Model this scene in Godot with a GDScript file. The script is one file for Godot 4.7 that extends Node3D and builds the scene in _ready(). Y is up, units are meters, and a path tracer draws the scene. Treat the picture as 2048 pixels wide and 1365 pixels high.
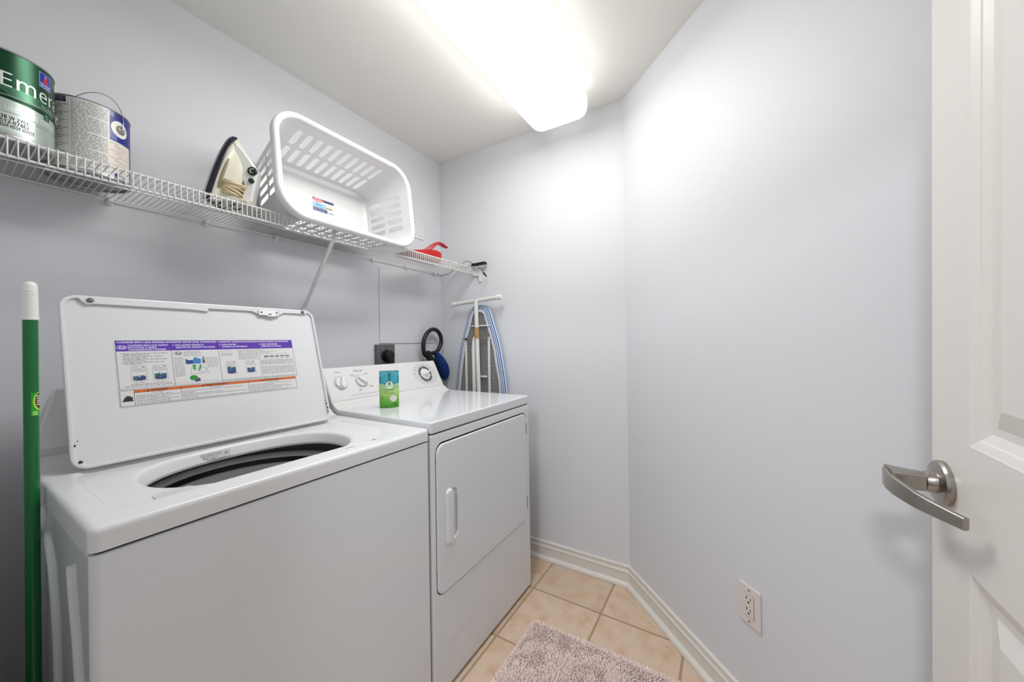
extends Node3D

# Laundry room: washer and dryer along the left wall, wire shelf above, 45 degree wall and open door at the right.
# x runs away from the left wall, -z runs towards the back wall, y is up; the camera stands in the doorway at x = z = 0.

const CEIL := 2.44
const LEFT := -1.6577
const BACK := -1.838
const CORNER := -0.433      # where the back wall turns into the 45 degree wall
const RIGHT := 0.42
const DECK := 1.7035        # top of the wire shelf
const LID := Vector3(-1.282, 0.958, -0.494)

var M := {}
var used := {}


func _ready() -> void:
	var cam := Camera3D.new()
	cam.name = "camera"
	cam.fov = 87.142
	cam.position = Vector3(0, 1.2268, 0)
	cam.rotation = Vector3(deg_to_rad(0.177), deg_to_rad(30.954), deg_to_rad(-0.831))
	cam.near = 0.02
	add_child(cam)
	cam.current = true

	var env := Environment.new()
	env.background_mode = Environment.BG_COLOR
	env.background_color = Color(0.5, 0.5, 0.5)
	env.tonemap_mode = Environment.TONE_MAPPER_LINEAR
	env.tonemap_exposure = 1.12
	env.sdfgi_enabled = true
	env.ssao_enabled = true
	env.ssil_enabled = true
	var we := WorldEnvironment.new()
	we.name = "environment"
	we.environment = env
	add_child(we)

	materials()
	ceiling_light()
	hall_light()
	shell()
	floor_tiles()
	baseboards()
	door()
	washer()
	dryer()
	wire_shelf()
	laundry_basket()
	paint_cans()
	iron()
	scoop()
	adapter()
	access_panel()
	blank_plate()
	dryer_outlet()
	ironing_board()
	scrub_brush()
	pouch()
	broom()
	wall_outlet()
	rug()


# ------------------------------------------------------------------ mesh building

class MB:
	var o := Vector3.ZERO
	var xf := Transform3D.IDENTITY
	var v := PackedVector3Array()
	var t := PackedVector2Array()

	func tri(a: Vector3, b: Vector3, c: Vector3, ua := Vector2.ZERO, ub := Vector2.ZERO, uc := Vector2.ZERO) -> void:
		if (b - a).cross(c - a).length_squared() < 1e-19:
			return
		v.append(xf * a - o)
		v.append(xf * b - o)
		v.append(xf * c - o)
		t.append(ua)
		t.append(ub)
		t.append(uc)

	func quad(a: Vector3, b: Vector3, c: Vector3, d: Vector3, ua := Vector2(0, 1), ub := Vector2(1, 1), uc := Vector2(1, 0), ud := Vector2(0, 0)) -> void:
		tri(a, b, c, ua, ub, uc)
		tri(a, c, d, ua, uc, ud)

	func orient(from: int) -> void:
		var mid := Vector3.ZERO
		for i in range(from, v.size()):
			mid += v[i]
		mid /= maxf(1.0, v.size() - from)
		var vol := 0.0
		for i in range(from, v.size(), 3):
			vol += (v[i] - mid).dot((v[i + 1] - mid).cross(v[i + 2] - mid))
		if vol < 0.0:
			for i in range(from, v.size(), 3):
				var p := v[i + 1]
				v[i + 1] = v[i + 2]
				v[i + 2] = p
				var q := t[i + 1]
				t[i + 1] = t[i + 2]
				t[i + 2] = q

	static func rrect(w: float, h: float, r: float, n := 4) -> PackedVector2Array:
		var out := PackedVector2Array()
		for q in 4:
			var c := Vector2((w / 2 - r) * (1.0 if q == 0 or q == 3 else -1.0), (h / 2 - r) * (1.0 if q < 2 else -1.0))
			for k in n + 1:
				out.append(c + Vector2.from_angle((q + float(k) / n) * PI / 2) * r)
		return out

	# a superellipse sampled so that point k matches point k of rrect(..., n)
	static func oval(w: float, h: float, e: float, n := 4) -> PackedVector2Array:
		var out := PackedVector2Array()
		for q in 4:
			for k in n + 1:
				var a := (q + (k + 0.5) / (n + 1)) * PI / 2
				var c := cos(a)
				var s := sin(a)
				out.append(Vector2(signf(c) * pow(absf(c), 2 / e) * w / 2, signf(s) * pow(absf(s), 2 / e) * h / 2))
		return out

	static func xz(p: PackedVector2Array, y: float, cx := 0.0, cz := 0.0) -> PackedVector3Array:
		var out := PackedVector3Array()
		for q in p:
			out.append(Vector3(cx + q.x, y, cz + q.y))
		return out

	static func xy(p: PackedVector2Array, z: float, cx := 0.0, cy := 0.0) -> PackedVector3Array:
		var out := PackedVector3Array()
		for q in p:
			out.append(Vector3(cx + q.x, cy + q.y, z))
		return out

	# joins rings of equal size; caps: 1 start, 2 end
	func loft(rings: Array, caps := 3, loop := false, turn := true) -> void:
		var from := v.size()
		var n: int = rings[0].size()
		var m := rings.size()
		for j in (m if loop else m - 1):
			var a: PackedVector3Array = rings[j]
			var b: PackedVector3Array = rings[(j + 1) % m]
			for i in n:
				var k := (i + 1) % n
				var u0 := float(i) / n
				var u1 := float(i + 1) / n
				var v0 := float(j) / m
				var v1 := float(j + 1) / m
				quad(a[i], a[k], b[k], b[i], Vector2(u0, v0), Vector2(u1, v0), Vector2(u1, v1), Vector2(u0, v1))
		for e in 2:
			if caps & (1 << e):
				var r: PackedVector3Array = rings[0] if e == 0 else rings[m - 1]
				var c := Vector3.ZERO
				for p in r:
					c += p
				c /= r.size()
				for i in n:
					if e == 0:
						tri(c, r[(i + 1) % n], r[i])
					else:
						tri(c, r[i], r[(i + 1) % n])
		if turn:
			orient(from)

	# rounded box; r rounds the upright edges, bev the top and bottom ones
	func rbox(c: Vector3, s: Vector3, r := 0.004, bev := 0.002, n := 3, m := 3) -> void:
		var rings := []
		for e in 2:
			for k in m + 1:
				var a := float(k) / m * PI / 2
				if e == 1:
					a = PI / 2 - a
				var inset := bev * (1 - sin(a))
				var y := (s.y / 2 - bev * (1 - cos(a))) * (-1.0 if e == 0 else 1.0)
				rings.append(xz(rrect(s.x - 2 * inset, s.z - 2 * inset, maxf(r - inset, 0.0003), n), c.y + y, c.x, c.z))
		loft(rings)

	func lathe(prof: Array, c := Vector3.ZERO, segs := 32, caps := 0) -> void:
		var rings := []
		for p in prof:
			var ring := PackedVector3Array()
			for i in segs:
				var a := TAU * i / segs
				ring.append(c + Vector3(cos(a) * p[0], p[1], sin(a) * p[0]))
			rings.append(ring)
		loft(rings, caps)

	func tube(path: PackedVector3Array, r, segs := 8, closed := false, caps := 3) -> void:
		var rings := []
		var n := path.size()
		var side := Vector3.ZERO
		for i in n:
			var d := (path[(i + 1) % n] - path[(i - 1 + n) % n]) if closed else (path[mini(i + 1, n - 1)] - path[maxi(i - 1, 0)])
			d = d.normalized()
			if side == Vector3.ZERO:
				side = d.cross(Vector3.UP if absf(d.y) < 0.9 else Vector3.RIGHT).normalized()
			side = (side - d * side.dot(d)).normalized()
			var up := side.cross(d)
			var ring := PackedVector3Array()
			var rr: float = r[i] if r is Array else r
			for k in segs:
				var a := TAU * (k + 0.5) / segs
				ring.append(path[i] + (side * cos(a) + up * sin(a)) * rr)
			rings.append(ring)
		loft(rings, 0 if closed else caps, closed)

	# a flat outline in x and y, from z0 to z1, its edges bevelled
	func extrude(p: PackedVector2Array, z0: float, z1: float, bev := 0.0) -> void:
		var from := v.size()
		var poly := p
		if Geometry2D.is_polygon_clockwise(poly):
			poly = poly.duplicate()
			poly.reverse()
		var n := poly.size()
		var small := PackedVector2Array()
		for i in n:
			var d0 := (poly[i] - poly[(i - 1 + n) % n]).normalized()
			var d1 := (poly[(i + 1) % n] - poly[i]).normalized()
			var n0 := Vector2(-d0.y, d0.x)
			var n1 := Vector2(-d1.y, d1.x)
			var b := n0 + n1
			small.append(poly[i] + b * (bev / maxf(0.3, b.dot(n0))))
		var rings := [xy(small, z0), xy(poly, z0 + bev), xy(poly, z1 - bev), xy(small, z1)] if bev > 0 else [xy(poly, z0), xy(poly, z1)]
		loft(rings, 0, false, false)
		var idx := Geometry2D.triangulate_polygon(small)
		for k in range(0, idx.size(), 3):
			var a := small[idx[k]]
			var b := small[idx[k + 1]]
			var c := small[idx[k + 2]]
			if (b - a).cross(c - a) < 0:
				var s := b
				b = c
				c = s
			tri(Vector3(a.x, a.y, z1), Vector3(b.x, b.y, z1), Vector3(c.x, c.y, z1))
			tri(Vector3(a.x, a.y, z0), Vector3(c.x, c.y, z0), Vector3(b.x, b.y, z0))
		orient(from)

	func mesh(angle := 38.0) -> ArrayMesh:
		var n := v.size() / 3
		var lim := cos(deg_to_rad(angle))
		var area := PackedVector3Array()
		var unit := PackedVector3Array()
		area.resize(n)
		unit.resize(n)
		var at := {}
		var keys := []
		keys.resize(n * 3)
		for f in n:
			area[f] = (v[3 * f + 1] - v[3 * f]).cross(v[3 * f + 2] - v[3 * f])
			unit[f] = (area[f] * 1e6).normalized()
			for k in 3:
				var key := Vector3i((v[3 * f + k] * 40000.0).round())
				keys[3 * f + k] = key
				if at.has(key):
					at[key].append(f)
				else:
					at[key] = [f]
		var ov := PackedVector3Array()
		var on := PackedVector3Array()
		var ou := PackedVector2Array()
		for f in n:
			for k in [0, 2, 1]:
				var i: int = 3 * f + k
				var s := Vector3.ZERO
				for g in at[keys[i]]:
					if unit[g].dot(unit[f]) > lim:
						s += area[g]
				ov.append(v[i])
				on.append((s * 1e6).normalized())
				ou.append(t[i])
		var a := []
		a.resize(Mesh.ARRAY_MAX)
		a[Mesh.ARRAY_VERTEX] = ov
		a[Mesh.ARRAY_NORMAL] = on
		a[Mesh.ARRAY_TEX_UV] = ou
		var m := ArrayMesh.new()
		m.add_surface_from_arrays(Mesh.PRIMITIVE_TRIANGLES, a)
		return m


# a printed label: rectangles, ovals, outlines and true lettering filled into a picture
class Lab:
	static var cache := {}
	static var fonts := {}
	var im: Image

	func _init(w: int, h: int, c: Color) -> void:
		im = Image.create_empty(w, h, false, Image.FORMAT_RGB8)
		im.fill(c)

	func rect(x: float, y: float, w: float, h: float, c: Color) -> void:
		im.fill_rect(Rect2i(roundi(x), roundi(y), maxi(1, roundi(w)), maxi(1, roundi(h))), c)

	func frame(x: float, y: float, w: float, h: float, s: float, c: Color) -> void:
		rect(x, y, w, s, c)
		rect(x, y + h - s, w, s, c)
		rect(x, y, s, h, c)
		rect(x + w - s, y, s, h, c)

	func tri(a: Vector2, b: Vector2, c: Vector2, col: Color) -> void:
		var y0 := maxi(0, ceili(minf(a.y, minf(b.y, c.y)) - 0.5))
		var y1 := mini(im.get_height() - 1, floori(maxf(a.y, maxf(b.y, c.y)) - 0.5))
		for y in range(y0, y1 + 1):
			var yy := y + 0.5
			var lo := INF
			var hi := -INF
			for e in [[a, b], [b, c], [c, a]]:
				var p: Vector2 = e[0]
				var q: Vector2 = e[1]
				if (p.y <= yy) != (q.y <= yy):
					var x := p.x + (yy - p.y) / (q.y - p.y) * (q.x - p.x)
					lo = minf(lo, x)
					hi = maxf(hi, x)
			if hi >= lo:
				var x0 := roundi(lo)
				var x1 := roundi(hi)
				if x1 > x0:
					im.fill_rect(Rect2i(x0, y, x1 - x0, 1), col)

	func poly(p: PackedVector2Array, col: Color) -> void:
		var idx := Geometry2D.triangulate_polygon(p)
		for k in range(0, idx.size(), 3):
			tri(p[idx[k]], p[idx[k + 1]], p[idx[k + 2]], col)

	func oval(cx: float, cy: float, rx: float, ry: float, c: Color) -> void:
		for y in range(floori(cy - ry), ceili(cy + ry)):
			var d := 1.0 - pow((y + 0.5 - cy) / ry, 2)
			if d > 0:
				var hw := rx * sqrt(d)
				rect(cx - hw, y, 2 * hw, 1, c)

	func line(a: Vector2, b: Vector2, s: float, c: Color) -> void:
		var n := (b - a).orthogonal().normalized() * s / 2
		tri(a + n, b + n, b - n, c)
		tri(a + n, b - n, a - n, c)

	# lettering with its baseline at y and capitals as high as cap; fit > 0 squeezes the line to that width
	func text(s: String, x: float, y: float, cap: float, c: Color, bold := false, fit := 0.0, slant := 0.0) -> float:
		var key := s + ("*" if bold else "")
		if not cache.has(key):
			if not fonts.has(bold):
				var f := SystemFont.new()
				f.font_names = PackedStringArray(["Droid Sans"])
				f.font_weight = 700 if bold else 400
				fonts[bold] = f
			var tm := TextMesh.new()
			tm.text = s
			tm.font = fonts[bold]
			tm.font_size = 64
			tm.pixel_size = 1.0 / 64
			tm.depth = 0.0
			tm.curve_step = 2.0
			tm.horizontal_alignment = HORIZONTAL_ALIGNMENT_LEFT
			tm.vertical_alignment = VERTICAL_ALIGNMENT_BOTTOM
			var a := tm.get_mesh_arrays()
			var pts := PackedVector2Array()
			for i in a[Mesh.ARRAY_INDEX]:
				pts.append(Vector2(a[Mesh.ARRAY_VERTEX][i].x, a[Mesh.ARRAY_VERTEX][i].y - 0.25))
			cache[key] = [pts, tm.get_aabb().end.x]
		var k := cap / 0.714
		var kx := k
		if fit > 0.0:
			kx = fit / cache[key][1]
		var p: PackedVector2Array = cache[key][0]
		for i in range(0, p.size(), 3):
			var q := []
			for j in 3:
				var g := p[i + j]
				q.append(Vector2(x + g.x * kx + g.y * k * slant, y - g.y * k))
			tri(q[0], q[1], q[2], c)
		return cache[key][1] * kx

	# print too small to read: words of short strokes
	func fine(x: float, y: float, w: float, h: float, c: Color, rng: RandomNumberGenerator) -> void:
		var at := x
		while at < x + w:
			var word := h * rng.randf_range(1.2, 5.0)
			var to := minf(at + word, x + w)
			while at < to:
				var tall := rng.randf_range(0.55, 1.0)
				rect(at, y - h * tall, maxf(1.0, h * 0.22), h * tall, c)
				if rng.randf() < 0.6:
					rect(at, y - h * 0.55 * rng.randf(), h * 0.5, maxf(1.0, h * 0.18), c)
				at += h * rng.randf_range(0.4, 0.62)
			at += h * 0.55

	func tex() -> ImageTexture:
		return ImageTexture.create_from_image(im)


func nb(at := Vector3.ZERO) -> MB:
	var b := MB.new()
	b.o = at
	return b


func numbered(called: String) -> String:
	used[called] = used.get(called, -1) + 1
	return called if used[called] == 0 else "%s_%03d" % [called, used[called]]


func thing(called: String, label: String, category: String, at := Vector3.ZERO, group := "") -> Node3D:
	var n := Node3D.new()
	n.name = numbered(called)
	n.position = at
	n.set_meta("label", label)
	n.set_meta("category", category)
	if group:
		n.set_meta("group", group)
	add_child(n)
	return n


func part(parent: Node, called: String, b: MB, m: Material, angle := 38.0) -> MeshInstance3D:
	return put(parent, called, b.mesh(angle), m)


func put(parent: Node, called: String, mesh: Mesh, m: Material) -> MeshInstance3D:
	var n := MeshInstance3D.new()
	n.name = called
	n.mesh = mesh
	n.material_override = m
	n.cast_shadow = GeometryInstance3D.SHADOW_CASTING_SETTING_ON
	parent.add_child(n, true)
	return n


func struct(called: String, b: MB, m: Material) -> MeshInstance3D:
	var n := part(self, called, b, m)
	n.set_meta("kind", "structure")
	return n


func shell_root(called: String, at := Vector3.ZERO) -> Node3D:
	var n := Node3D.new()
	n.name = called
	n.position = at
	n.set_meta("kind", "structure")
	add_child(n)
	return n


# ------------------------------------------------------------------ materials

func mat(c: Color, rough := 0.5, metal := 0.0) -> StandardMaterial3D:
	var m := StandardMaterial3D.new()
	m.albedo_color = c
	m.roughness = rough
	m.metallic = metal
	return m


func noise(freq: float, octaves := 4, seed_ := 1) -> FastNoiseLite:
	var n := FastNoiseLite.new()
	n.noise_type = FastNoiseLite.TYPE_SIMPLEX_SMOOTH
	n.frequency = freq
	n.fractal_octaves = octaves
	n.seed = seed_
	return n


func noise_tex(n: FastNoiseLite, size := 512, ramp: Gradient = null, normal := false, bump := 4.0) -> NoiseTexture2D:
	var t := NoiseTexture2D.new()
	t.width = size
	t.height = size
	t.seamless = true
	t.noise = n
	t.as_normal_map = normal
	t.bump_strength = bump
	if ramp:
		t.color_ramp = ramp
	return t


func ramp(stops: Array) -> Gradient:
	var g := Gradient.new()
	var off := PackedFloat32Array()
	var col := PackedColorArray()
	for s in stops:
		off.append(s[0])
		col.append(s[1])
	g.offsets = off
	g.colors = col
	return g


func printed(tex: Texture2D, rough := 0.4, metal := 0.0) -> StandardMaterial3D:
	var m := mat(Color.WHITE, rough, metal)
	m.albedo_texture = tex
	return m


func paint(c: Color, rough: float, scale := 11.0, strength := 0.07) -> StandardMaterial3D:
	var m := mat(c, rough)
	m.uv1_triplanar = true
	m.uv1_world_triplanar = true
	m.uv1_scale = Vector3.ONE * scale
	m.normal_enabled = true
	m.normal_texture = M.peel
	m.normal_scale = strength
	return m


func materials() -> void:
	M.peel = noise_tex(noise(0.06, 3, 5), 512, null, true, 3.0)
	M.wall = paint(Color(0.85, 0.857, 0.874), 0.55)
	M.ceiling = paint(Color(0.94, 0.935, 0.912), 0.8)
	M.trim = mat(Color(0.86, 0.845, 0.82), 0.35)
	M.door = mat(Color(0.88, 0.865, 0.845), 0.38)
	M.enamel = mat(Color(0.858, 0.867, 0.878), 0.11)
	M.enamel_matte = mat(Color(0.87, 0.873, 0.878), 0.24)
	M.console = mat(Color(0.88, 0.88, 0.88), 0.35)
	M.plastic = mat(Color(0.9, 0.9, 0.9), 0.4)
	M.white_wire = mat(Color(0.88, 0.88, 0.87), 0.35)
	M.grey_plastic = mat(Color(0.42, 0.42, 0.43), 0.5)
	M.dark_grey = mat(Color(0.2, 0.2, 0.21), 0.5)
	M.black = mat(Color(0.035, 0.035, 0.04), 0.45)
	M.rubber = mat(Color(0.1, 0.1, 0.1), 0.7)
	M.steel = mat(Color(0.72, 0.71, 0.7), 0.3, 1.0)
	M.nickel = mat(Color(0.66, 0.64, 0.61), 0.28, 1.0)
	M.tin = mat(Color(0.7, 0.7, 0.7), 0.32, 1.0)
	M.tub = mat(Color(0.9, 0.9, 0.9), 0.35)
	M.basket = mat(Color(0.89, 0.89, 0.89), 0.38)
	var cloth := Lab.new(128, 64, Color(0.84, 0.87, 0.9))
	for k in 6:
		cloth.rect(3 + k * 21.3, 0, 9.5, 64, Color(0.16, 0.33, 0.58))
		cloth.rect(15 + k * 21.3, 0, 2, 64, Color(0.6, 0.7, 0.82))
	M.stripes = printed(cloth.tex(), 0.85)
	M.grout = mat(Color(0.66, 0.56, 0.46), 0.9)
	var mottled := noise_tex(noise(0.012, 5, 11), 512, ramp([[0.0, Color(0.78, 0.645, 0.535)], [0.3, Color(0.815, 0.705, 0.605)], [0.5, Color(0.83, 0.735, 0.64)], [0.75, Color(0.835, 0.75, 0.665)], [1.0, Color(0.81, 0.725, 0.63)]]))
	for k in 4:
		var m := mat(Color(1, 1, 1) if k % 2 == 0 else Color(0.975, 0.97, 0.96), 0.42)
		m.albedo_texture = mottled
		m.uv1_triplanar = true
		m.uv1_scale = Vector3.ONE * 1.6
		m.uv1_offset = Vector3(0.31, 0.17, 0.53) * k
		m.normal_enabled = true
		m.normal_texture = M.peel
		m.normal_scale = 0.15
		M["tile%d" % k] = m


# ------------------------------------------------------------------ lamps

func area(parent: Node3D, called: String, at: Vector3, rot: Vector3, size: Vector2, energy: float, c := Color.WHITE) -> void:
	var l := AreaLight3D.new()
	l.name = called
	l.position = at
	l.rotation_degrees = rot
	l.area_size = size
	l.area_range = 8.0
	l.area_attenuation = 2.0
	l.light_energy = energy
	l.light_color = c
	l.shadow_enabled = true
	parent.add_child(l, true)


func ceiling_light() -> void:
	var at := Vector3(-0.725, CEIL, -1.14)
	var root := thing("ceiling_light", "long white glowing fluorescent ceiling light with wraparound lens", "light", at)
	var pan := nb(at)
	pan.rbox(Vector3(at.x, CEIL - 0.009, at.z), Vector3(0.25, 0.018, 1.16), 0.02, 0.003)
	part(root, "mounting_pan", pan, M.trim)
	# the lens over the tubes glows; its moulded ends, past the tubes, only let a little light through
	var levels := [[0.296, 1.226, 0.05, 2.437], [0.300, 1.230, 0.052, 2.425], [0.302, 1.232, 0.053, 2.40], [0.298, 1.228, 0.053, 2.378], [0.288, 1.218, 0.05, 2.362], [0.268, 1.198, 0.045, 2.352], [0.235, 1.165, 0.04, 2.347]]
	var zc := 0.52
	var lens := nb(at)
	var rings := []
	for e in [-1.0, 1.0]:
		var ring := PackedVector3Array()
		for j in 14:
			var l: Array = levels[j if j < 7 else 13 - j]
			ring.append(Vector3(at.x + l[0] / 2 * (-1.0 if j < 7 else 1.0), l[3], at.z + e * zc))
		rings.append(ring)
	lens.loft(rings, 0)
	var glow := mat(Color(0.95, 0.95, 0.95), 0.4)
	glow.emission_enabled = true
	glow.emission = Color(1.0, 0.995, 0.98)
	glow.emission_energy_multiplier = 2.9
	part(root, "diffuser_lens", lens, glow, 50)
	var dim := mat(Color(0.9, 0.9, 0.9), 0.4)
	dim.emission_enabled = true
	dim.emission = Color(1.0, 0.995, 0.98)
	dim.emission_energy_multiplier = 0.85
	for e in [-1.0, 1.0]:
		var cap := nb(at)
		var strips := []
		for l in levels:
			var strip := PackedVector3Array([Vector3(at.x - l[0] / 2, l[3], at.z + e * zc)])
			var r: float = l[2]
			for k in 17:
				var t := PI - PI * k / 16.0
				var side := signf(cos(t)) if absf(cos(t)) > 0.001 else 0.0
				strip.append(Vector3(at.x + side * (l[0] / 2 - r) + cos(t) * r, l[3], at.z + e * (l[1] / 2 - r + sin(t) * r)))
			strip.append(Vector3(at.x + l[0] / 2, l[3], at.z + e * zc))
			strips.append(strip)
		cap.loft(strips, 2)
		part(root, "lens_end", cap, dim, 50)
	var warm := Color(1.0, 0.995, 0.985)
	area(root, "lamp_below", Vector3(0, -0.1, 0.17), Vector3(-90, 0, 0), Vector2(0.24, 0.82), 0.96, warm)
	area(root, "lamp_side", Vector3(0.162, -0.07, 0.05), Vector3(-35, -90, 0), Vector2(0.96, 0.06), 0.1, warm)
	area(root, "lamp_side", Vector3(-0.162, -0.07, 0.05), Vector3(-35, 90, 0), Vector2(0.96, 0.06), 0.1, warm)


func hall_light() -> void:
	var at := Vector3(-0.1, CEIL, 0.95)
	var root := thing("hall_light", "round white glowing ceiling light in the hall behind the doorway", "light", at)
	var b := nb(at)
	b.lathe([[0.0, -0.07], [0.08, -0.066], [0.13, -0.05], [0.155, -0.02], [0.16, 0.0]], at, 32, 2)
	var glow := mat(Color(0.95, 0.95, 0.95), 0.4)
	glow.emission_enabled = true
	glow.emission = Color(1, 0.97, 0.92)
	glow.emission_energy_multiplier = 1.1
	part(root, "lamp_shade", b, glow, 50)
	area(root, "lamp_below", Vector3(0, -0.085, 0), Vector3(-90, 0, 0), Vector2(0.26, 0.26), 2.3, Color(0.97, 0.985, 1.0))


# ------------------------------------------------------------------ the room

func slab(lo: Vector3, hi: Vector3) -> MB:
	var b := nb()
	b.extrude(PackedVector2Array([Vector2(lo.x, lo.y), Vector2(hi.x, lo.y), Vector2(hi.x, hi.y), Vector2(lo.x, hi.y)]), lo.z, hi.z)
	return b


func shell() -> void:
	var cz := BACK + (RIGHT - CORNER)     # where the 45 degree wall meets the right wall
	struct("wall_left", slab(Vector3(LEFT - 0.12, 0, BACK - 0.12), Vector3(LEFT, CEIL, 0.12)), M.wall)
	struct("wall_back", slab(Vector3(LEFT, 0, BACK - 0.12), Vector3(CORNER, CEIL, BACK)), M.wall)
	var w := nb()
	w.xf = Transform3D(Basis(Vector3.RIGHT, PI / 2), Vector3(0, CEIL, 0))
	w.extrude(PackedVector2Array([Vector2(CORNER, BACK), Vector2(RIGHT, cz), Vector2(RIGHT + 0.12, cz), Vector2(RIGHT + 0.12, BACK - 0.12), Vector2(CORNER, BACK - 0.12)]), 0, CEIL)
	struct("wall_angled", w, M.wall)
	struct("wall_right", slab(Vector3(RIGHT, 0, cz), Vector3(RIGHT + 0.12, CEIL, 0.12)), M.wall)
	var f := slab(Vector3(LEFT, 0, 0.0), Vector3(-0.6, CEIL, 0.12))
	f.extrude(PackedVector2Array([Vector2(0.355, 0), Vector2(RIGHT, 0), Vector2(RIGHT, CEIL), Vector2(0.355, CEIL)]), 0.0, 0.12)
	f.extrude(PackedVector2Array([Vector2(-0.6, 2.06), Vector2(0.355, 2.06), Vector2(0.355, CEIL), Vector2(-0.6, CEIL)]), 0.0, 0.12)
	struct("wall_front", f, M.wall)
	struct("wall_hall_left", slab(Vector3(-1.3, 0, 0.12), Vector3(-1.2, CEIL, 1.7)), M.wall)
	struct("wall_hall_right", slab(Vector3(1.1, 0, 0.12), Vector3(1.2, CEIL, 1.7)), M.wall)
	struct("wall_hall_back", slab(Vector3(-1.3, 0, 1.7), Vector3(1.2, CEIL, 1.8)), M.wall)
	struct("wall_hall_front", slab(Vector3(RIGHT + 0.12, 0, 0.02), Vector3(1.2, CEIL, 0.12)), M.wall)
	struct("ceiling", slab(Vector3(LEFT - 0.12, CEIL, BACK - 0.12), Vector3(1.2, CEIL + 0.1, 1.8)), M.ceiling)


func floor_tiles() -> void:
	var root := shell_root("floor")
	var bed := slab(Vector3(LEFT - 0.12, -0.1, BACK - 0.12), Vector3(1.2, -0.0014, 1.8))
	part(root, "grout_bed", bed, M.grout)
	var px := 0.3405
	var pz := 0.3345
	var rng := RandomNumberGenerator.new()
	rng.seed = 7
	var tiles := []
	for k in 3:
		var b := nb()
		b.rbox(Vector3(0, -0.005, 0), Vector3(px - 0.0085, 0.0095, pz - 0.0085), 0.004 + 0.001 * k, 0.0025, 2, 2)
		tiles.append(b.mesh())
	for i in range(-5, 3):
		for j in range(-1, 6):
			var cx := -0.164 + (i + 0.5) * px
			var cz := -1.583 + (j + 0.5) * pz
			if cx - cz > CORNER - BACK + 0.33 and cz < -0.9:
				continue
			if cx > RIGHT + 0.2 and cz < 0:
				continue
			var n := put(root, "tile", tiles[rng.randi() % 3], M["tile%d" % (rng.randi() % 4)])
			n.position = Vector3(cx, -0.0003 + rng.randf_range(-0.0003, 0.0003), cz)
			n.rotation.y = PI * (rng.randi() % 2)


func moulding(called: String, a: Vector2, b: Vector2, normal: Vector2, ma: float, mb: float) -> void:
	# profile swept from a to b on the floor plan; ma, mb slide the ends along the wall per unit of offset (mitres)
	var dir := (b - a).normalized()
	var prof := [[0.0, 0.0], [0.0125, 0.0], [0.0125, 0.066], [0.0148, 0.0675], [0.0148, 0.0695], [0.0115, 0.072], [0.0095, 0.078], [0.0085, 0.086], [0.0108, 0.0885], [0.0108, 0.094], [0.0085, 0.0975], [0.0, 0.0985]]
	var shoe := [[0.0, 0.0], [0.031, 0.0], [0.031, 0.004], [0.0295, 0.011], [0.0255, 0.0165], [0.019, 0.0195], [0.0125, 0.02], [0.0, 0.02]]
	var root := shell_root(called)
	for s in [["board", prof], ["shoe_moulding", shoe]]:
		var m := nb()
		var rings := []
		for e in 2:
			var ring := PackedVector3Array()
			for p in s[1]:
				var q: Vector2 = (a + dir * ma * p[0]) if e == 0 else (b - dir * mb * p[0])
				q += normal * p[0]
				ring.append(Vector3(q.x, p[1] + 0.0005, q.y))
			rings.append(ring)
		m.loft(rings)
		part(root, s[0], m, M.trim, 30)


func baseboards() -> void:
	var k := tan(PI / 8)
	var c := Vector2(CORNER, BACK)
	var r := Vector2(RIGHT, BACK + RIGHT - CORNER)
	moulding("baseboard_back", Vector2(LEFT, BACK), c, Vector2(0, 1), 1.0, k)
	moulding("baseboard_angled", c, r, Vector2(-1, 1).normalized(), k, k)
	moulding("baseboard_right", r, Vector2(RIGHT, 0), Vector2(-1, 0), k, 0.0)


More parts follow.
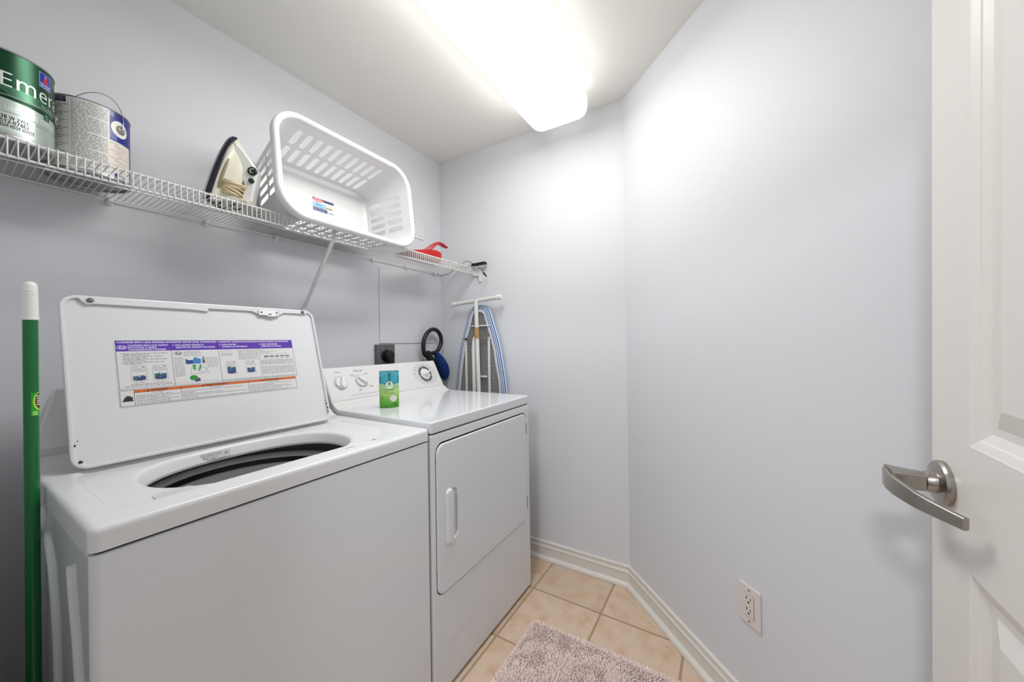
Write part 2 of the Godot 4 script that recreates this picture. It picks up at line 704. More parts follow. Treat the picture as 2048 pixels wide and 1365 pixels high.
func door() -> void:
	# leaf in its own axes: x along the leaf from the knob edge to the hinges, y up, z out of the face that we see
	var root := shell_root("door_1")
	var pivot := Vector3(0.304, 0.98, -0.872)
	var base := Basis(Vector3(0, 0, 1), Vector3(0, 1, 0), Vector3(-1, 0, 0))
	root.transform = Transform3D(Basis(Vector3.RIGHT, deg_to_rad(2.0)) * base, pivot)
	var w0 := -0.042
	var w1 := 0.84
	var y0 := 0.032 - 0.98
	var y1 := 2.03 - 0.98
	var th := 0.035
	var b := nb()
	# the face is cut into stiles and rails round the two panels
	var pl := w0 + 0.112
	var pr := w1 - 0.112
	var panels := [[y0 + 0.24, 0.876 - 0.98], [1.066 - 0.98, y1 - 0.12]]
	var front := func(x0: float, xx1: float, ya: float, yb: float) -> void:
		b.quad(Vector3(x0, ya, 0), Vector3(xx1, ya, 0), Vector3(xx1, yb, 0), Vector3(x0, yb, 0))
	front.call(w0, pl, y0, y1)
	front.call(pr, w1, y0, y1)
	front.call(pl, pr, y0, panels[0][0])
	front.call(pl, pr, panels[0][1], panels[1][0])
	front.call(pl, pr, panels[1][1], y1)
	b.quad(Vector3(w1, y0, -th), Vector3(w0, y0, -th), Vector3(w0, y1, -th), Vector3(w1, y1, -th))
	b.quad(Vector3(w0, y0, -th), Vector3(w0, y0, 0), Vector3(w0, y1, 0), Vector3(w0, y1, -th))
	b.quad(Vector3(w1, y0, 0), Vector3(w1, y0, -th), Vector3(w1, y1, -th), Vector3(w1, y1, 0))
	b.quad(Vector3(w0, y1, 0), Vector3(w1, y1, 0), Vector3(w1, y1, -th), Vector3(w0, y1, -th))
	b.quad(Vector3(w0, y0, -th), Vector3(w1, y0, -th), Vector3(w1, y0, 0), Vector3(w0, y0, 0))
	part(root, "leaf", b, M.door)
	for p in panels:
		var m := nb()
		var rings := []
		for s in [[0.0, 0.0], [0.002, -0.0012], [0.006, -0.0025], [0.012, -0.0048], [0.0135, -0.0065], [0.0235, -0.0105], [0.0255, -0.0115], [0.037, -0.0115], [0.039, -0.0105], [0.062, -0.0035], [0.064, -0.003]]:
			var ring := PackedVector3Array()
			for q in [[pl + s[0], p[0] + s[0]], [pr - s[0], p[0] + s[0]], [pr - s[0], p[1] - s[0]], [pl + s[0], p[1] - s[0]]]:
				ring.append(Vector3(q[0], q[1], s[1]))
			rings.append(ring)
		m.loft(rings, 2, false, false)
		part(root, "panel", m, M.door, 12)
	# lever handle: rose, neck, blade
	var rose := nb()
	rose.xf = Transform3D(Basis(Vector3.RIGHT, PI / 2), Vector3(0.0, 0.004, 0.0))
	rose.lathe([[0.0, 0.0], [0.036, 0.0], [0.0365, 0.006], [0.0345, 0.0095], [0.031, 0.011], [0.018, 0.0125], [0.0175, 0.019], [0.0155, 0.024], [0.013, 0.0255], [0.0, 0.0255]], Vector3.ZERO, 48)
	var handle := part(root, "door_handle", rose, M.nickel, 30)
	var neck := nb()
	var nr := []
	for s in [[0.025, 0.0, 0.0135, 0.0135], [0.034, -0.001, 0.014, 0.0138], [0.046, -0.003, 0.0165, 0.014], [0.056, -0.006, 0.019, 0.014], [0.0645, -0.0085, 0.0205, 0.014]]:
		nr.append(MB.xy(MB.rrect(s[2] * 2, s[3] * 2, 0.003, 2), s[0], s[1], 0.003))
	neck.loft(nr)
	part(handle, "neck", neck, M.nickel, 30)
	var blade := nb()
	var br := []
	var plan := [[-0.03, 0.055, 0.002, 0.0125], [-0.025, 0.0615, 0.001, 0.0145], [-0.014, 0.066, -0.001, 0.0155], [0.002, 0.0665, -0.003, 0.0158], [0.022, 0.064, -0.005, 0.0152], [0.044, 0.0585, -0.0065, 0.014], [0.066, 0.0525, -0.008, 0.0125], [0.088, 0.042, -0.0095, 0.011], [0.108, 0.0305, -0.011, 0.0098], [0.121, 0.0225, -0.012, 0.009]]
	for i in plan.size():
		var p: Array = plan[i]
		var q: Array = plan[mini(i + 1, plan.size() - 1)]
		var o: Array = plan[maxi(i - 1, 0)]
		var d := Vector2(q[0] - o[0], q[1] - o[1]).normalized()
		var nn := Vector2(-d.y, d.x)
		var ring := PackedVector3Array()
		for c in MB.rrect(0.009, p[3] * 2, 0.0025, 3):
			ring.append(Vector3(p[0] + nn.x * c.x, p[2] + c.y, p[1] + nn.y * c.x))
		br.append(ring)
	blade.loft(br)
	part(handle, "lever", blade, M.nickel, 35)


# ------------------------------------------------------------------ washer

func lid_frame() -> Transform3D:
	return Transform3D(Basis(Vector3(0, 0, -1), Vector3(-0.2783, 0.9605, 0), Vector3(0.9605, 0.2783, 0)), LID)


func console_profile(y_back := 0.92) -> PackedVector2Array:
	return PackedVector2Array([Vector2(-1.4203, 0.9866), Vector2(-1.4905, 1.1165), Vector2(-1.494, 1.121), Vector2(-1.5, 1.1238), Vector2(-1.512, 1.122), Vector2(-1.528, 1.1), Vector2(-1.533, 1.08), Vector2(-1.533, y_back), Vector2(-1.43, y_back)])


func console_foot() -> PackedVector2Array:
	return PackedVector2Array([Vector2(-1.372, 0.9575), Vector2(-1.386, 0.9615), Vector2(-1.398, 0.9675), Vector2(-1.409, 0.9755), Vector2(-1.4185, 0.9832), Vector2(-1.44, 0.9832), Vector2(-1.44, 0.93), Vector2(-1.372, 0.93)])


func washer() -> void:
	var at := Vector3(-1.197, 0, -0.514)
	var root := thing("washing_machine", "white top-loading washing machine with its lid open beside the green broom handle", "washer", at)
	var zc := -0.514
	var hz := 0.75
	var x0 := -0.861
	var x1 := -1.535
	var cx := (x0 + x1) / 2
	var dx := x0 - x1
	var b := nb(at)
	var cr := []
	for s in [[0.004, 0.029], [0.001, 0.03], [0.001, 0.034], [0.001, 0.892], [0.002, 0.8955], [0.005, 0.897], [0.03, 0.897]]:
		cr.append(MB.xz(MB.rrect(dx - 2 * s[0], hz - 2 * s[0], maxf(0.002, 0.013 - s[0]), 12), s[1], cx, zc))
	for y in [0.897, 0.86]:
		cr.append(MB.xz(MB.oval(0.56, 0.62, 2.6, 12), y, -1.19, -0.512))
	b.loft(cr, 1)
	var cab := part(root, "cabinet", b, M.enamel)
	# the pressed ridges of the side sheet
	for path in [[[-0.995, 0.845], [-0.99, 0.815], [-0.975, 0.775], [-0.957, 0.73], [-0.942, 0.67], [-0.932, 0.6], [-0.926, 0.5], [-0.924, 0.15]], [[-1.28, 0.88], [-1.25, 0.855], [-1.2, 0.83], [-1.165, 0.79], [-1.14, 0.73], [-1.122, 0.65], [-1.112, 0.55], [-1.106, 0.4], [-1.104, 0.15]]]:
		var rb := nb(at)
		var pts := PackedVector3Array()
		for p in path:
			pts.append(Vector3(p[0], p[1], -0.1445))
		rb.tube(pts, 0.0105, 12)
		part(cab, "pressed_ridge", rb, M.enamel, 60)
	for c in [[-0.91, -0.19], [-0.91, -0.84], [-1.48, -0.19], [-1.48, -0.84]]:
		var fb := nb(at)
		fb.lathe([[0.0, 0.0], [0.022, 0.0], [0.022, 0.012], [0.01, 0.014], [0.01, 0.035], [0.0, 0.035]], Vector3(c[0], 0, c[1]), 12)
		part(root, "foot", fb, M.rubber)
	# top panel: outside, rounded front edge, sunken deck for the lid, oval opening with a funnel
	var N := 12
	var top := nb(at)
	var rings := []
	for s in [[0.012, 0.9015], [0.0, 0.9015], [0.0, 0.930], [0.0008, 0.9345], [0.003, 0.938], [0.007, 0.9402], [0.012, 0.941]]:
		rings.append(MB.xz(MB.rrect(dx - 2 * s[0], hz - 2 * s[0], maxf(0.002, 0.014 - s[0]), N), s[1], cx, zc))
	var rc := Vector2(-1.112, -0.509)
	var rs := Vector2(0.372, 0.662)
	for s in [[-0.004, 0.941], [0.0, 0.9404], [0.006, 0.9355], [0.010, 0.9343]]:
		rings.append(MB.xz(MB.rrect(rs.x - 2 * s[0], rs.y - 2 * s[0], 0.05 - s[0], N), s[1], rc.x, rc.y))
	for s in [[0.016, 0.9343], [0.008, 0.9336], [0.004, 0.931], [0.001, 0.926], [-0.005, 0.909], [-0.006, 0.905], [-0.004, 0.899]]:
		rings.append(MB.xz(MB.oval(0.335 + 2 * s[0], 0.458 + 2 * s[0], 2.35, N), s[1], -1.093, -0.4845))
	top.loft(rings, 0, false, true)
	part(root, "top_panel", top, M.enamel_matte, 32)
	var gk := nb(at)
	gk.loft([MB.xz(MB.rrect(dx - 0.012, hz - 0.012, 0.01, 4), 0.8968, cx, zc), MB.xz(MB.rrect(dx - 0.012, hz - 0.012, 0.01, 4), 0.9018, cx, zc)], 0)
	part(root, "seam_gasket", gk, M.rubber)
	var foot := nb(at)
	foot.xf = Transform3D(Basis.IDENTITY, Vector3(0, -0.0175, 0))
	foot.extrude(console_foot(), -0.887, -0.141, 0.001)
	part(root, "console_base", foot, M.console, 25)
	var con := nb(at)
	con.xf = Transform3D(Basis.IDENTITY, Vector3(0, -0.002, 0))
	con.extrude(console_profile(), -0.886, -0.142, 0.003)
	for i in con.v.size():
		# the ends of the console lean inwards
		var p := con.v[i]
		p.z += maxf(0.0, p.y - 0.985) * 0.33 * (-1.0 if p.z > 0 else 1.0)
		con.v[i] = p
	part(root, "console", con, M.console, 25)
	# tub seen through the opening
	var tc := Vector3(-1.19, 0, -0.512)
	var ring := nb(at)
	ring.lathe([[0.29, 0.897], [0.262, 0.896], [0.259, 0.88], [0.257, 0.852], [0.25, 0.846]], tc, 64)
	part(root, "tub_cover", ring, mat(Color(0.33, 0.33, 0.35), 0.4))
	var rim := nb(at)
	rim.lathe([[0.262, 0.832], [0.262, 0.842], [0.25, 0.847], [0.24, 0.846], [0.234, 0.841], [0.232, 0.834], [0.236, 0.83]], tc, 64)
	part(root, "balance_ring", rim, M.plastic)
	var dark := nb(at)
	dark.lathe([[0.255, 0.832], [0.238, 0.831], [0.236, 0.818], [0.233, 0.812]], tc, 64)
	part(root, "tub_gasket", dark, M.black)
	var bask := nb(at)
	bask.lathe([[0.238, 0.816], [0.23, 0.812], [0.227, 0.80], [0.227, 0.745], [0.224, 0.738], [0.227, 0.73], [0.227, 0.5], [0.21, 0.47], [0.0, 0.46]], tc, 64)
	part(root, "wash_basket", bask, M.tub)
	# rating sticker on the back wall of the funnel, detergent mark and badge
	var rng := RandomNumberGenerator.new()
	rng.seed = 3
	var st := Lab.new(256, 96, Color(0.84, 0.84, 0.84))
	st.frame(1, 1, 254, 94, 1, Color(0.6, 0.6, 0.6))
	for k in 3:
		st.fine(8, 20 + k * 13, 170, 8, Color(0.2, 0.2, 0.2), rng)
	st.rect(10, 58, 26, 28, Color(0.25, 0.25, 0.25))
	st.text("MOD", 44, 68, 9, Color(0.15, 0.15, 0.15), true)
	st.text("SER", 44, 84, 9, Color(0.15, 0.15, 0.15), true)
	st.fine(80, 68, 60, 9, Color(0.15, 0.15, 0.15), rng)
	st.fine(80, 84, 50, 9, Color(0.15, 0.15, 0.15), rng)
	st.oval(222, 40, 15, 15, Color(0.15, 0.15, 0.15))
	st.oval(222, 40, 11, 11, Color(0.84, 0.84, 0.84))
	st.text("SP", 213, 46, 11, Color(0.15, 0.15, 0.15), true)
	var sb := nb(at)
	sb.quad(Vector3(-1.2505, 0.9075, -0.405), Vector3(-1.2505, 0.9075, -0.475), Vector3(-1.2548, 0.9265, -0.475), Vector3(-1.2548, 0.9265, -0.405))
	part(root, "rating_sticker", sb, printed(st.tex(), 0.5))
	var bd := Lab.new(192, 64, Color(0.87, 0.87, 0.87))
	bd.fine(6, 22, 60, 9, Color(0.4, 0.42, 0.5), rng)
	bd.fine(120, 22, 66, 9, Color(0.4, 0.42, 0.5), rng)
	bd.oval(96, 32, 26, 22, Color(0.2, 0.3, 0.55))
	bd.text("he", 78, 41, 18, Color(0.9, 0.9, 0.9), true)
	bd.fine(20, 58, 50, 8, Color(0.4, 0.42, 0.5), rng)
	var bb := nb(at)
	bb.quad(Vector3(-0.903, 0.9412, -0.684), Vector3(-0.903, 0.9412, -0.728), Vector3(-0.92, 0.9412, -0.728), Vector3(-0.92, 0.9412, -0.684))
	part(root, "badge", bb, printed(bd.tex(), 0.3))
	var slot := nb(at)
	slot.rbox(Vector3(-0.9, 0.9408, -0.62), Vector3(0.0022, 0.0012, 0.03), 0.001, 0.0004)
	part(root, "lid_switch_mark", slot, M.dark_grey)
	# bleach dispenser cover at the near front of the opening
	var bl := nb(at)
	bl.rbox(Vector3(-0.952, 0.9352, -0.268), Vector3(0.042, 0.0022, 0.062), 0.012, 0.001, 4, 2)
	part(root, "dispenser_cover", bl, mat(Color(0.8, 0.8, 0.815), 0.3))
	washer_lid(root, at)


func washer_lid(root: Node3D, at: Vector3) -> void:
	var b := nb(at)
	b.xf = lid_frame()
	var W := 0.626
	var H := 0.432
	var rings := []
	for s in [[0.006, -0.013, 0.028], [0.002, -0.012, 0.030], [0.0, -0.009, 0.031], [0.0, -0.001, 0.031], [0.0012, 0.001, 0.03], [0.004, 0.002, 0.028], [0.0072, 0.0012, 0.025], [0.0085, -0.001, 0.024], [0.0095, -0.0055, 0.024]]:
		rings.append(MB.xy(MB.rrect(W - 2 * s[0], H - 2 * s[0], s[2], 6), s[1], 0, H / 2 - 0.012))
	b.loft(rings)
	var lid := part(root, "lid", b, M.enamel)
	# folded flange along the free edge
	var fl := nb(at)
	fl.xf = lid_frame()
	var y := H - 0.012 - 0.005
	fl.extrude(PackedVector2Array([Vector2(-0.27, y), Vector2(-0.282, y - 0.003), Vector2(-0.275, y - 0.013), Vector2(-0.268, y - 0.02), Vector2(-0.264, y - 0.0195), Vector2(-0.255, y - 0.017), Vector2(-0.06, y - 0.0185), Vector2(-0.03, y - 0.021), Vector2(-0.02, y - 0.0215), Vector2(-0.019, y - 0.012), Vector2(0.1, y - 0.0115), Vector2(0.118, y - 0.02), Vector2(0.19, y - 0.02), Vector2(0.205, y - 0.0115), Vector2(0.285, y - 0.011), Vector2(0.291, y - 0.004), Vector2(0.28, y)]), -0.005, 0.0022, 0.0008)
	part(lid, "edge_flange", fl, M.enamel)
	for x in [-0.262, 0.272]:
		var bp := nb(at)
		bp.xf = lid_frame() * Transform3D(Basis(Vector3.RIGHT, PI / 2), Vector3(x, y - (0.0085 if x < 0 else 0.005), 0.002))
		bp.lathe([[0.0, 0.0], [0.0062, 0.0], [0.0062, 0.003], [0.005, 0.0048], [0.0025, 0.0055], [0.0, 0.0057]], Vector3.ZERO, 20)
		part(lid, "bumper", bp, M.grey_plastic)
	var sk := nb(at)
	sk.xf = lid_frame()
	sk.rbox(Vector3(0.152, y - 0.017, 0.004), Vector3(0.066, 0.019, 0.006), 0.005, 0.002)
	sk.rbox(Vector3(0.158, y - 0.027, 0.0055), Vector3(0.028, 0.006, 0.006), 0.002, 0.001)
	var strike := part(lid, "latch_strike", sk, M.plastic)
	for x in [0.128, 0.177]:
		var sc := nb(at)
		sc.xf = lid_frame() * Transform3D(Basis(Vector3.RIGHT, PI / 2), Vector3(x, y - 0.0155, 0.007))
		sc.lathe([[0.0, 0.0], [0.003, 0.0], [0.003, 0.0008], [0.0015, 0.0012], [0.0, 0.0004]], Vector3.ZERO, 12)
		part(strike, "screw", sc, M.dark_grey)
	var sl := nb(at)
	sl.xf = lid_frame()
	sl.rbox(Vector3(0.154, y - 0.022, 0.0072), Vector3(0.011, 0.0035, 0.001), 0.001, 0.0003)
	part(strike, "latch_slot", sl, M.dark_grey)
	# chips of rust at the lower corners
	var rg := RandomNumberGenerator.new()
	rg.seed = 12
	for c in [[-0.298, 0.006, 0.0045], [-0.304, 0.045, 0.0022], [-0.300, 0.055, 0.0014], [0.302, 0.05, 0.0024], [0.304, 0.035, 0.003], [0.303, 0.02, 0.0022], [0.3, 0.062, 0.0016]]:
		var ch := nb(at)
		ch.xf = lid_frame() * Transform3D(Basis(Vector3.RIGHT, PI / 2), Vector3(c[0], c[1], 0.0005))
		var pr := []
		var ring := PackedVector3Array()
		var ring2 := PackedVector3Array()
		for k in 9:
			var r: float = c[2] * rg.randf_range(0.6, 1.2)
			ring.append(Vector3(cos(TAU * k / 9) * r, 0.0, sin(TAU * k / 9) * r * 1.3))
			ring2.append(Vector3(cos(TAU * k / 9) * r * 0.8, 0.0018, sin(TAU * k / 9) * r * 1.1))
		pr = [ring, ring2]
		ch.loft(pr)
		part(lid, "rust_chip", ch, mat(Color(0.2, 0.17, 0.15), 0.8))
	var lb := nb(at)
	lb.xf = lid_frame() * Transform3D(Basis.IDENTITY, Vector3(0, 0, -0.0048))
	var xa := -0.494 + 0.494 - 0.2265
	xa = 0.2675 - 0.494
	lb.quad(Vector3(xa, 0.122, 0), Vector3(xa + 0.445, 0.122, 0), Vector3(xa + 0.445, 0.302, 0), Vector3(xa, 0.302, 0))
	part(lid, "instruction_label", lb, printed(lid_print(), 0.35))


func lid_print() -> ImageTexture:
	var W := 2048.0
	var H := 828.0
	var paper := Color(0.86, 0.86, 0.86)
	var enamel := Color(0.858, 0.867, 0.878)
	var purple := Color(0.34, 0.17, 0.66)
	var orange := Color(0.85, 0.4, 0.12)
	var ink := Color(0.13, 0.13, 0.14)
	var white := Color(0.94, 0.93, 0.96)
	var rng := RandomNumberGenerator.new()
	rng.seed = 21
	var l := Lab.new(2048, 828, enamel)
	l.rect(8, 4, W - 12, 612, paper)
	l.rect(8, 4, W - 12, 138, purple)
	l.frame(8, 4, W - 12, 612, 4, ink)
	l.rect(8, 48, W - 12, 3, Color(0.22, 0.1, 0.45))
	var col := [8.0, 508.0, 1016.0, 1528.0, 2042.0]
	for k in [1, 2, 3]:
		l.rect(col[k] - 2, 50, 4, 92, Color(0.22, 0.1, 0.45))
		l.rect(col[k] - 2, 142, 4, 440 if k > 1 else 474, ink)
	l.text("CLEANING WITH LOAD-SENSING AUTOMATIC WATER LEVEL TECHNOLOGY •", 22, 38, 23, white, true, 1000)
	l.text("LAVAGE AVEC TECHNOLOGIE DE DÉTECTION DE CHARGE ET NIVEAU D'EAU AUTOMATION", 1034, 38, 23, white, true, 950, 0.2)
	l.text("CLEANING WITH LESS ENERGY", 112, 77, 20, white, true, 372)
	l.text("NETTOYAGE À FAIBLE", 112, 105, 20, white, true, 258, 0.2)
	l.text("CONSOMMATION D'ÉNERGIE", 112, 133, 20, white, true, 345, 0.2)
	l.oval(62, 92, 46, 25, white)
	l.oval(62, 92, 41, 20, purple)
	l.text("he", 34, 105, 28, white, true, 56, 0.15)
	l.text("1. ADD LAUNDRY PRODUCTS", 524, 80, 21, white, true, 330)
	l.text("AJOUTER DES PRODUITS DE LESSIVE", 556, 112, 21, white, true, 425, 0.2)
	l.text("2. LOAD CLOTHES", 1032, 80, 21, white, true, 210)
	l.text("CHARGER LES VÊTEMENTS", 1062, 112, 21, white, true, 320, 0.2)
	l.text("3. START THE WASHER", 1544, 80, 21, white, true, 270)
	l.text("DÉMARRER LA LAVEUSE", 1574, 112, 21, white, true, 290, 0.2)
	# column 1: four bulleted sentences and two drawings of the machine
	for k in 4:
		var y := 178.0 + k * 38
		l.oval(52, y - 7, 4, 4, ink)
		l.fine(66, y, 400 - 40 * (k % 2), 12, ink, rng)
		l.fine(66, y + 19, 230 - 40 * k * 0.5, 12, ink, rng)
	for k in 2:
		picture_washer(l, 118 + k * 192, 330, 140, 196, 0.45 if k == 0 else 0.62, rng)
		l.fine(138 + k * 192, 548, 90, 11, ink, rng)
	l.fine(110, 570, 370, 12, ink, rng)
	l.fine(60, 590, 430, 12, ink, rng)
	# column 2
	l.oval(572, 185, 42, 24, ink)
	l.oval(572, 185, 37, 19, paper)
	l.text("he", 546, 199, 27, ink, true, 54, 0.15)
	for k in 4:
		l.fine(628, 172 + k * 18, 170 + 20 * (k % 2), 11, ink, rng)
	for k in 14:
		l.fine(524, 250 + k * 19, 102, 11, ink, rng)
		if k < 8:
			l.fine(866, 262 + k * 19, 128, 10, ink, rng)
	l.poly(PackedVector2Array([Vector2(640, 262), Vector2(672, 285), Vector2(720, 282), Vector2(720, 336), Vector2(640, 336)]), Color(0.15, 0.25, 0.5))
	l.poly(PackedVector2Array([Vector2(722, 268), Vector2(742, 240), Vector2(770, 260), Vector2(802, 268), Vector2(802, 336), Vector2(722, 336)]), Color(0.2, 0.5, 0.75))
	l.poly(PackedVector2Array([Vector2(816, 336), Vector2(814, 275), Vector2(828, 232), Vector2(840, 232), Vector2(852, 275), Vector2(850, 336)]), Color(0.55, 0.57, 0.62))
	l.oval(832, 308, 13, 13, Color(0.2, 0.2, 0.25))
	l.poly(PackedVector2Array([Vector2(670, 480), Vector2(700, 370), Vector2(850, 370), Vector2(884, 470), Vector2(770, 480)]), Color(0.72, 0.73, 0.75))
	l.poly(PackedVector2Array([Vector2(684, 470), Vector2(708, 378), Vector2(843, 378), Vector2(872, 460), Vector2(770, 470)]), paper)
	l.oval(806, 424, 48, 34, Color(0.5, 0.52, 0.55))
	l.oval(806, 424, 43, 29, paper)
	l.poly(PackedVector2Array([Vector2(706, 348), Vector2(742, 348), Vector2(738, 400), Vector2(746, 400), Vector2(726, 430), Vector2(706, 400), Vector2(714, 400)]), Color(0.15, 0.62, 0.2))
	l.poly(PackedVector2Array([Vector2(786, 350), Vector2(804, 352), Vector2(786, 430), Vector2(766, 430)]), Color(0.15, 0.62, 0.2))
	l.oval(706, 530, 44, 36, Color(0.15, 0.55, 0.18))
	l.poly(PackedVector2Array([Vector2(710, 560), Vector2(770, 530), Vector2(776, 576), Vector2(722, 590)]), Color(0.3, 0.25, 0.5))
	# column 3 and 4
	for k in 5:
		if k != 1:
			l.fine(1040, 172 + k * 17, 140, 11, ink, rng)
	for k in 9:
		l.fine(1252, 168 + k * 17, 258, 10, ink, rng)
	for k in 2:
		picture_washer(l, 1080 + k * 246, 322, 128, 196, 0.8 if k == 0 else 0.6, rng)
	l.fine(1542, 172, 70, 11, ink, rng)
	l.fine(1542, 192, 250, 11, ink, rng)
	l.fine(1542, 212, 130, 11, ink, rng)
	l.fine(1542, 230, 410, 11, ink, rng)
	for k in 5:
		l.rect(1592 + k * 78, 258, 62, 24, Color(0.25, 0.45, 0.6) if k == 0 else Color(0.5, 0.52, 0.56))
		l.frame(1592 + k * 78, 258, 62, 24, 3, ink)
		l.fine(1598 + k * 78, 306, 50, 12, ink, rng)
	for k in 11:
		if k != 4:
			l.fine(1542, 336 + k * 21, 480, 12, ink, rng)
	l.rect(508, 584, W - 512, 2, ink)
	l.fine(1010, 606, 990, 12, ink, rng)
	# warnings
	var y0 := 628.0
	l.rect(6, y0, W - 40, 192, paper)
	l.rect(128, y0, W - 162, 34, orange)
	l.frame(6, y0, W - 40, 192, 4, ink)
	for x in [126.0, 560.0, 1324.0]:
		l.rect(x, y0, 4, 192, ink)
	l.rect(128, y0 + 34, W - 162, 3, ink)
	warn(l, 234, y0, "WARNING", ink)
	warn(l, 780, y0, "AVERTISSEMENT", ink)
	warn(l, 1500, y0, "ADVERTENCIA", ink)
	l.text("Fire Hazard", 280, y0 + 54, 13, ink, false, 110)
	l.text("Risque d'incendie", 860, y0 + 54, 13, ink, false, 150)
	l.text("Peligro de incendio", 1580, y0 + 54, 13, ink, false, 160)
	var en := ["Never place items in the washer that are", "dampened with gasoline or other flammable fluids.", "No washer can completely remove oil.", "Do not dry anything that has ever had any type", "of oil on it (including cooking oils).", "Doing so can result in death, explosion, or fire."]
	var fr := ["Ne jamais mettre des articles humectés d'essence ou d'autres fluides inflammables", "dans la laveuse.", "Aucune laveuse ne peut complètement enlever l'huile.", "Ne pas faire sécher des articles qui ont été salis par tout genre d'huile (y compris les", "huiles de cuisson).", "Le non-respect de ces instructions peut causer un décès, une explosion ou un incendie."]
	var es := ["Nunca coloque en la lavadora artículos humedecidos con gasolina", "o cualquier otro líquido inflamable.", "Ninguna lavadora puede eliminar completamente el aceite.", "No seque ningún artículo que haya tenido alguna vez aceite de", "cualquier tipo (incluyendo aceites de cocina).", "No seguir estas instrucciones puede ocasionar la muerte."]
	for k in 6:
		var y := y0 + 78 + k * 21
		l.text(en[k], 142, y, 14, ink, false, en[k].length() * 8.3)
		l.text(fr[k], 574, y, 14, ink, false, fr[k].length() * 8.3)
		l.text(es[k], 1336, y, 14, ink, false, es[k].length() * 9.6)
	# flame sign
	l.poly(PackedVector2Array([Vector2(22, 762), Vector2(40, 730), Vector2(36, 712), Vector2(52, 722), Vector2(50, 690), Vector2(66, 708), Vector2(70, 684), Vector2(84, 704), Vector2(92, 690), Vector2(100, 716), Vector2(114, 706), Vector2(112, 740), Vector2(118, 762)]), ink)
	return l.tex()


func warn(l: Lab, x: float, y: float, s: String, ink: Color) -> void:
	l.poly(PackedVector2Array([Vector2(x, y + 29), Vector2(x + 17, y + 4), Vector2(x + 34, y + 29)]), ink)
	l.rect(x + 15, y + 13, 4, 9, Color(0.85, 0.4, 0.12))
	l.rect(x + 15, y + 24, 4, 3, Color(0.85, 0.4, 0.12))
	l.text(s, x + 44, y + 28, 23, ink, true)


func picture_washer(l: Lab, x: float, y: float, w: float, h: float, fill: float, rng: RandomNumberGenerator) -> void:
	var ink := Color(0.45, 0.45, 0.5)
	var paper := Color(0.86, 0.86, 0.86)
	l.poly(PackedVector2Array([Vector2(x + 8, y), Vector2(x + w - 8, y), Vector2(x + w - 8, y + 28), Vector2(x + 8, y + 28)]), ink)
	l.rect(x + 11, y + 3, w - 22, 24, paper)
	for k in 3:
		l.oval(x + 24 + k * 14, y + 14, 4, 4, ink)
	l.oval(x + w - 28, y + 14, 8, 8, ink)
	l.poly(PackedVector2Array([Vector2(x, y + 52), Vector2(x + 8, y + 28), Vector2(x + w - 8, y + 28), Vector2(x + w, y + 52), Vector2(x + w, y + h), Vector2(x, y + h)]), ink)
	l.poly(PackedVector2Array([Vector2(x + 3, y + 53), Vector2(x + 10, y + 31), Vector2(x + w - 10, y + 31), Vector2(x + w - 3, y + 53), Vector2(x + w - 3, y + h - 3), Vector2(x + 3, y + h - 3)]), paper)
	var cx := x + w / 2
	l.oval(cx, y + 58, w * 0.41, 17, Color(0.3, 0.3, 0.34))
	l.oval(cx, y + 58, w * 0.39, 14, Color(0.8, 0.8, 0.82))
	var bot := y + h - 14
	var topy := bot - (h - 80) * fill
	l.rect(cx - w * 0.4, topy, w * 0.8, bot - topy - 8, Color(0.16, 0.25, 0.5))
	l.oval(cx, bot - 10, w * 0.4, 14, Color(0.22, 0.2, 0.45))
	var cols := [Color(0.12, 0.5, 0.25), Color(0.2, 0.45, 0.6), Color(0.3, 0.2, 0.5), Color(0.15, 0.55, 0.2), Color(0.1, 0.3, 0.55)]
	for k in 14:
		var a := Vector2(cx + rng.randf_range(-0.34, 0.28) * w, rng.randf_range(topy - 4, bot - 22))
		l.oval(a.x, a.y, rng.randf_range(7, 17), rng.randf_range(5, 11), cols[rng.randi() % 5])
	l.rect(cx - 8, topy - 14, 16, 26, Color(0.75, 0.76, 0.8))


# ------------------------------------------------------------------ dryer

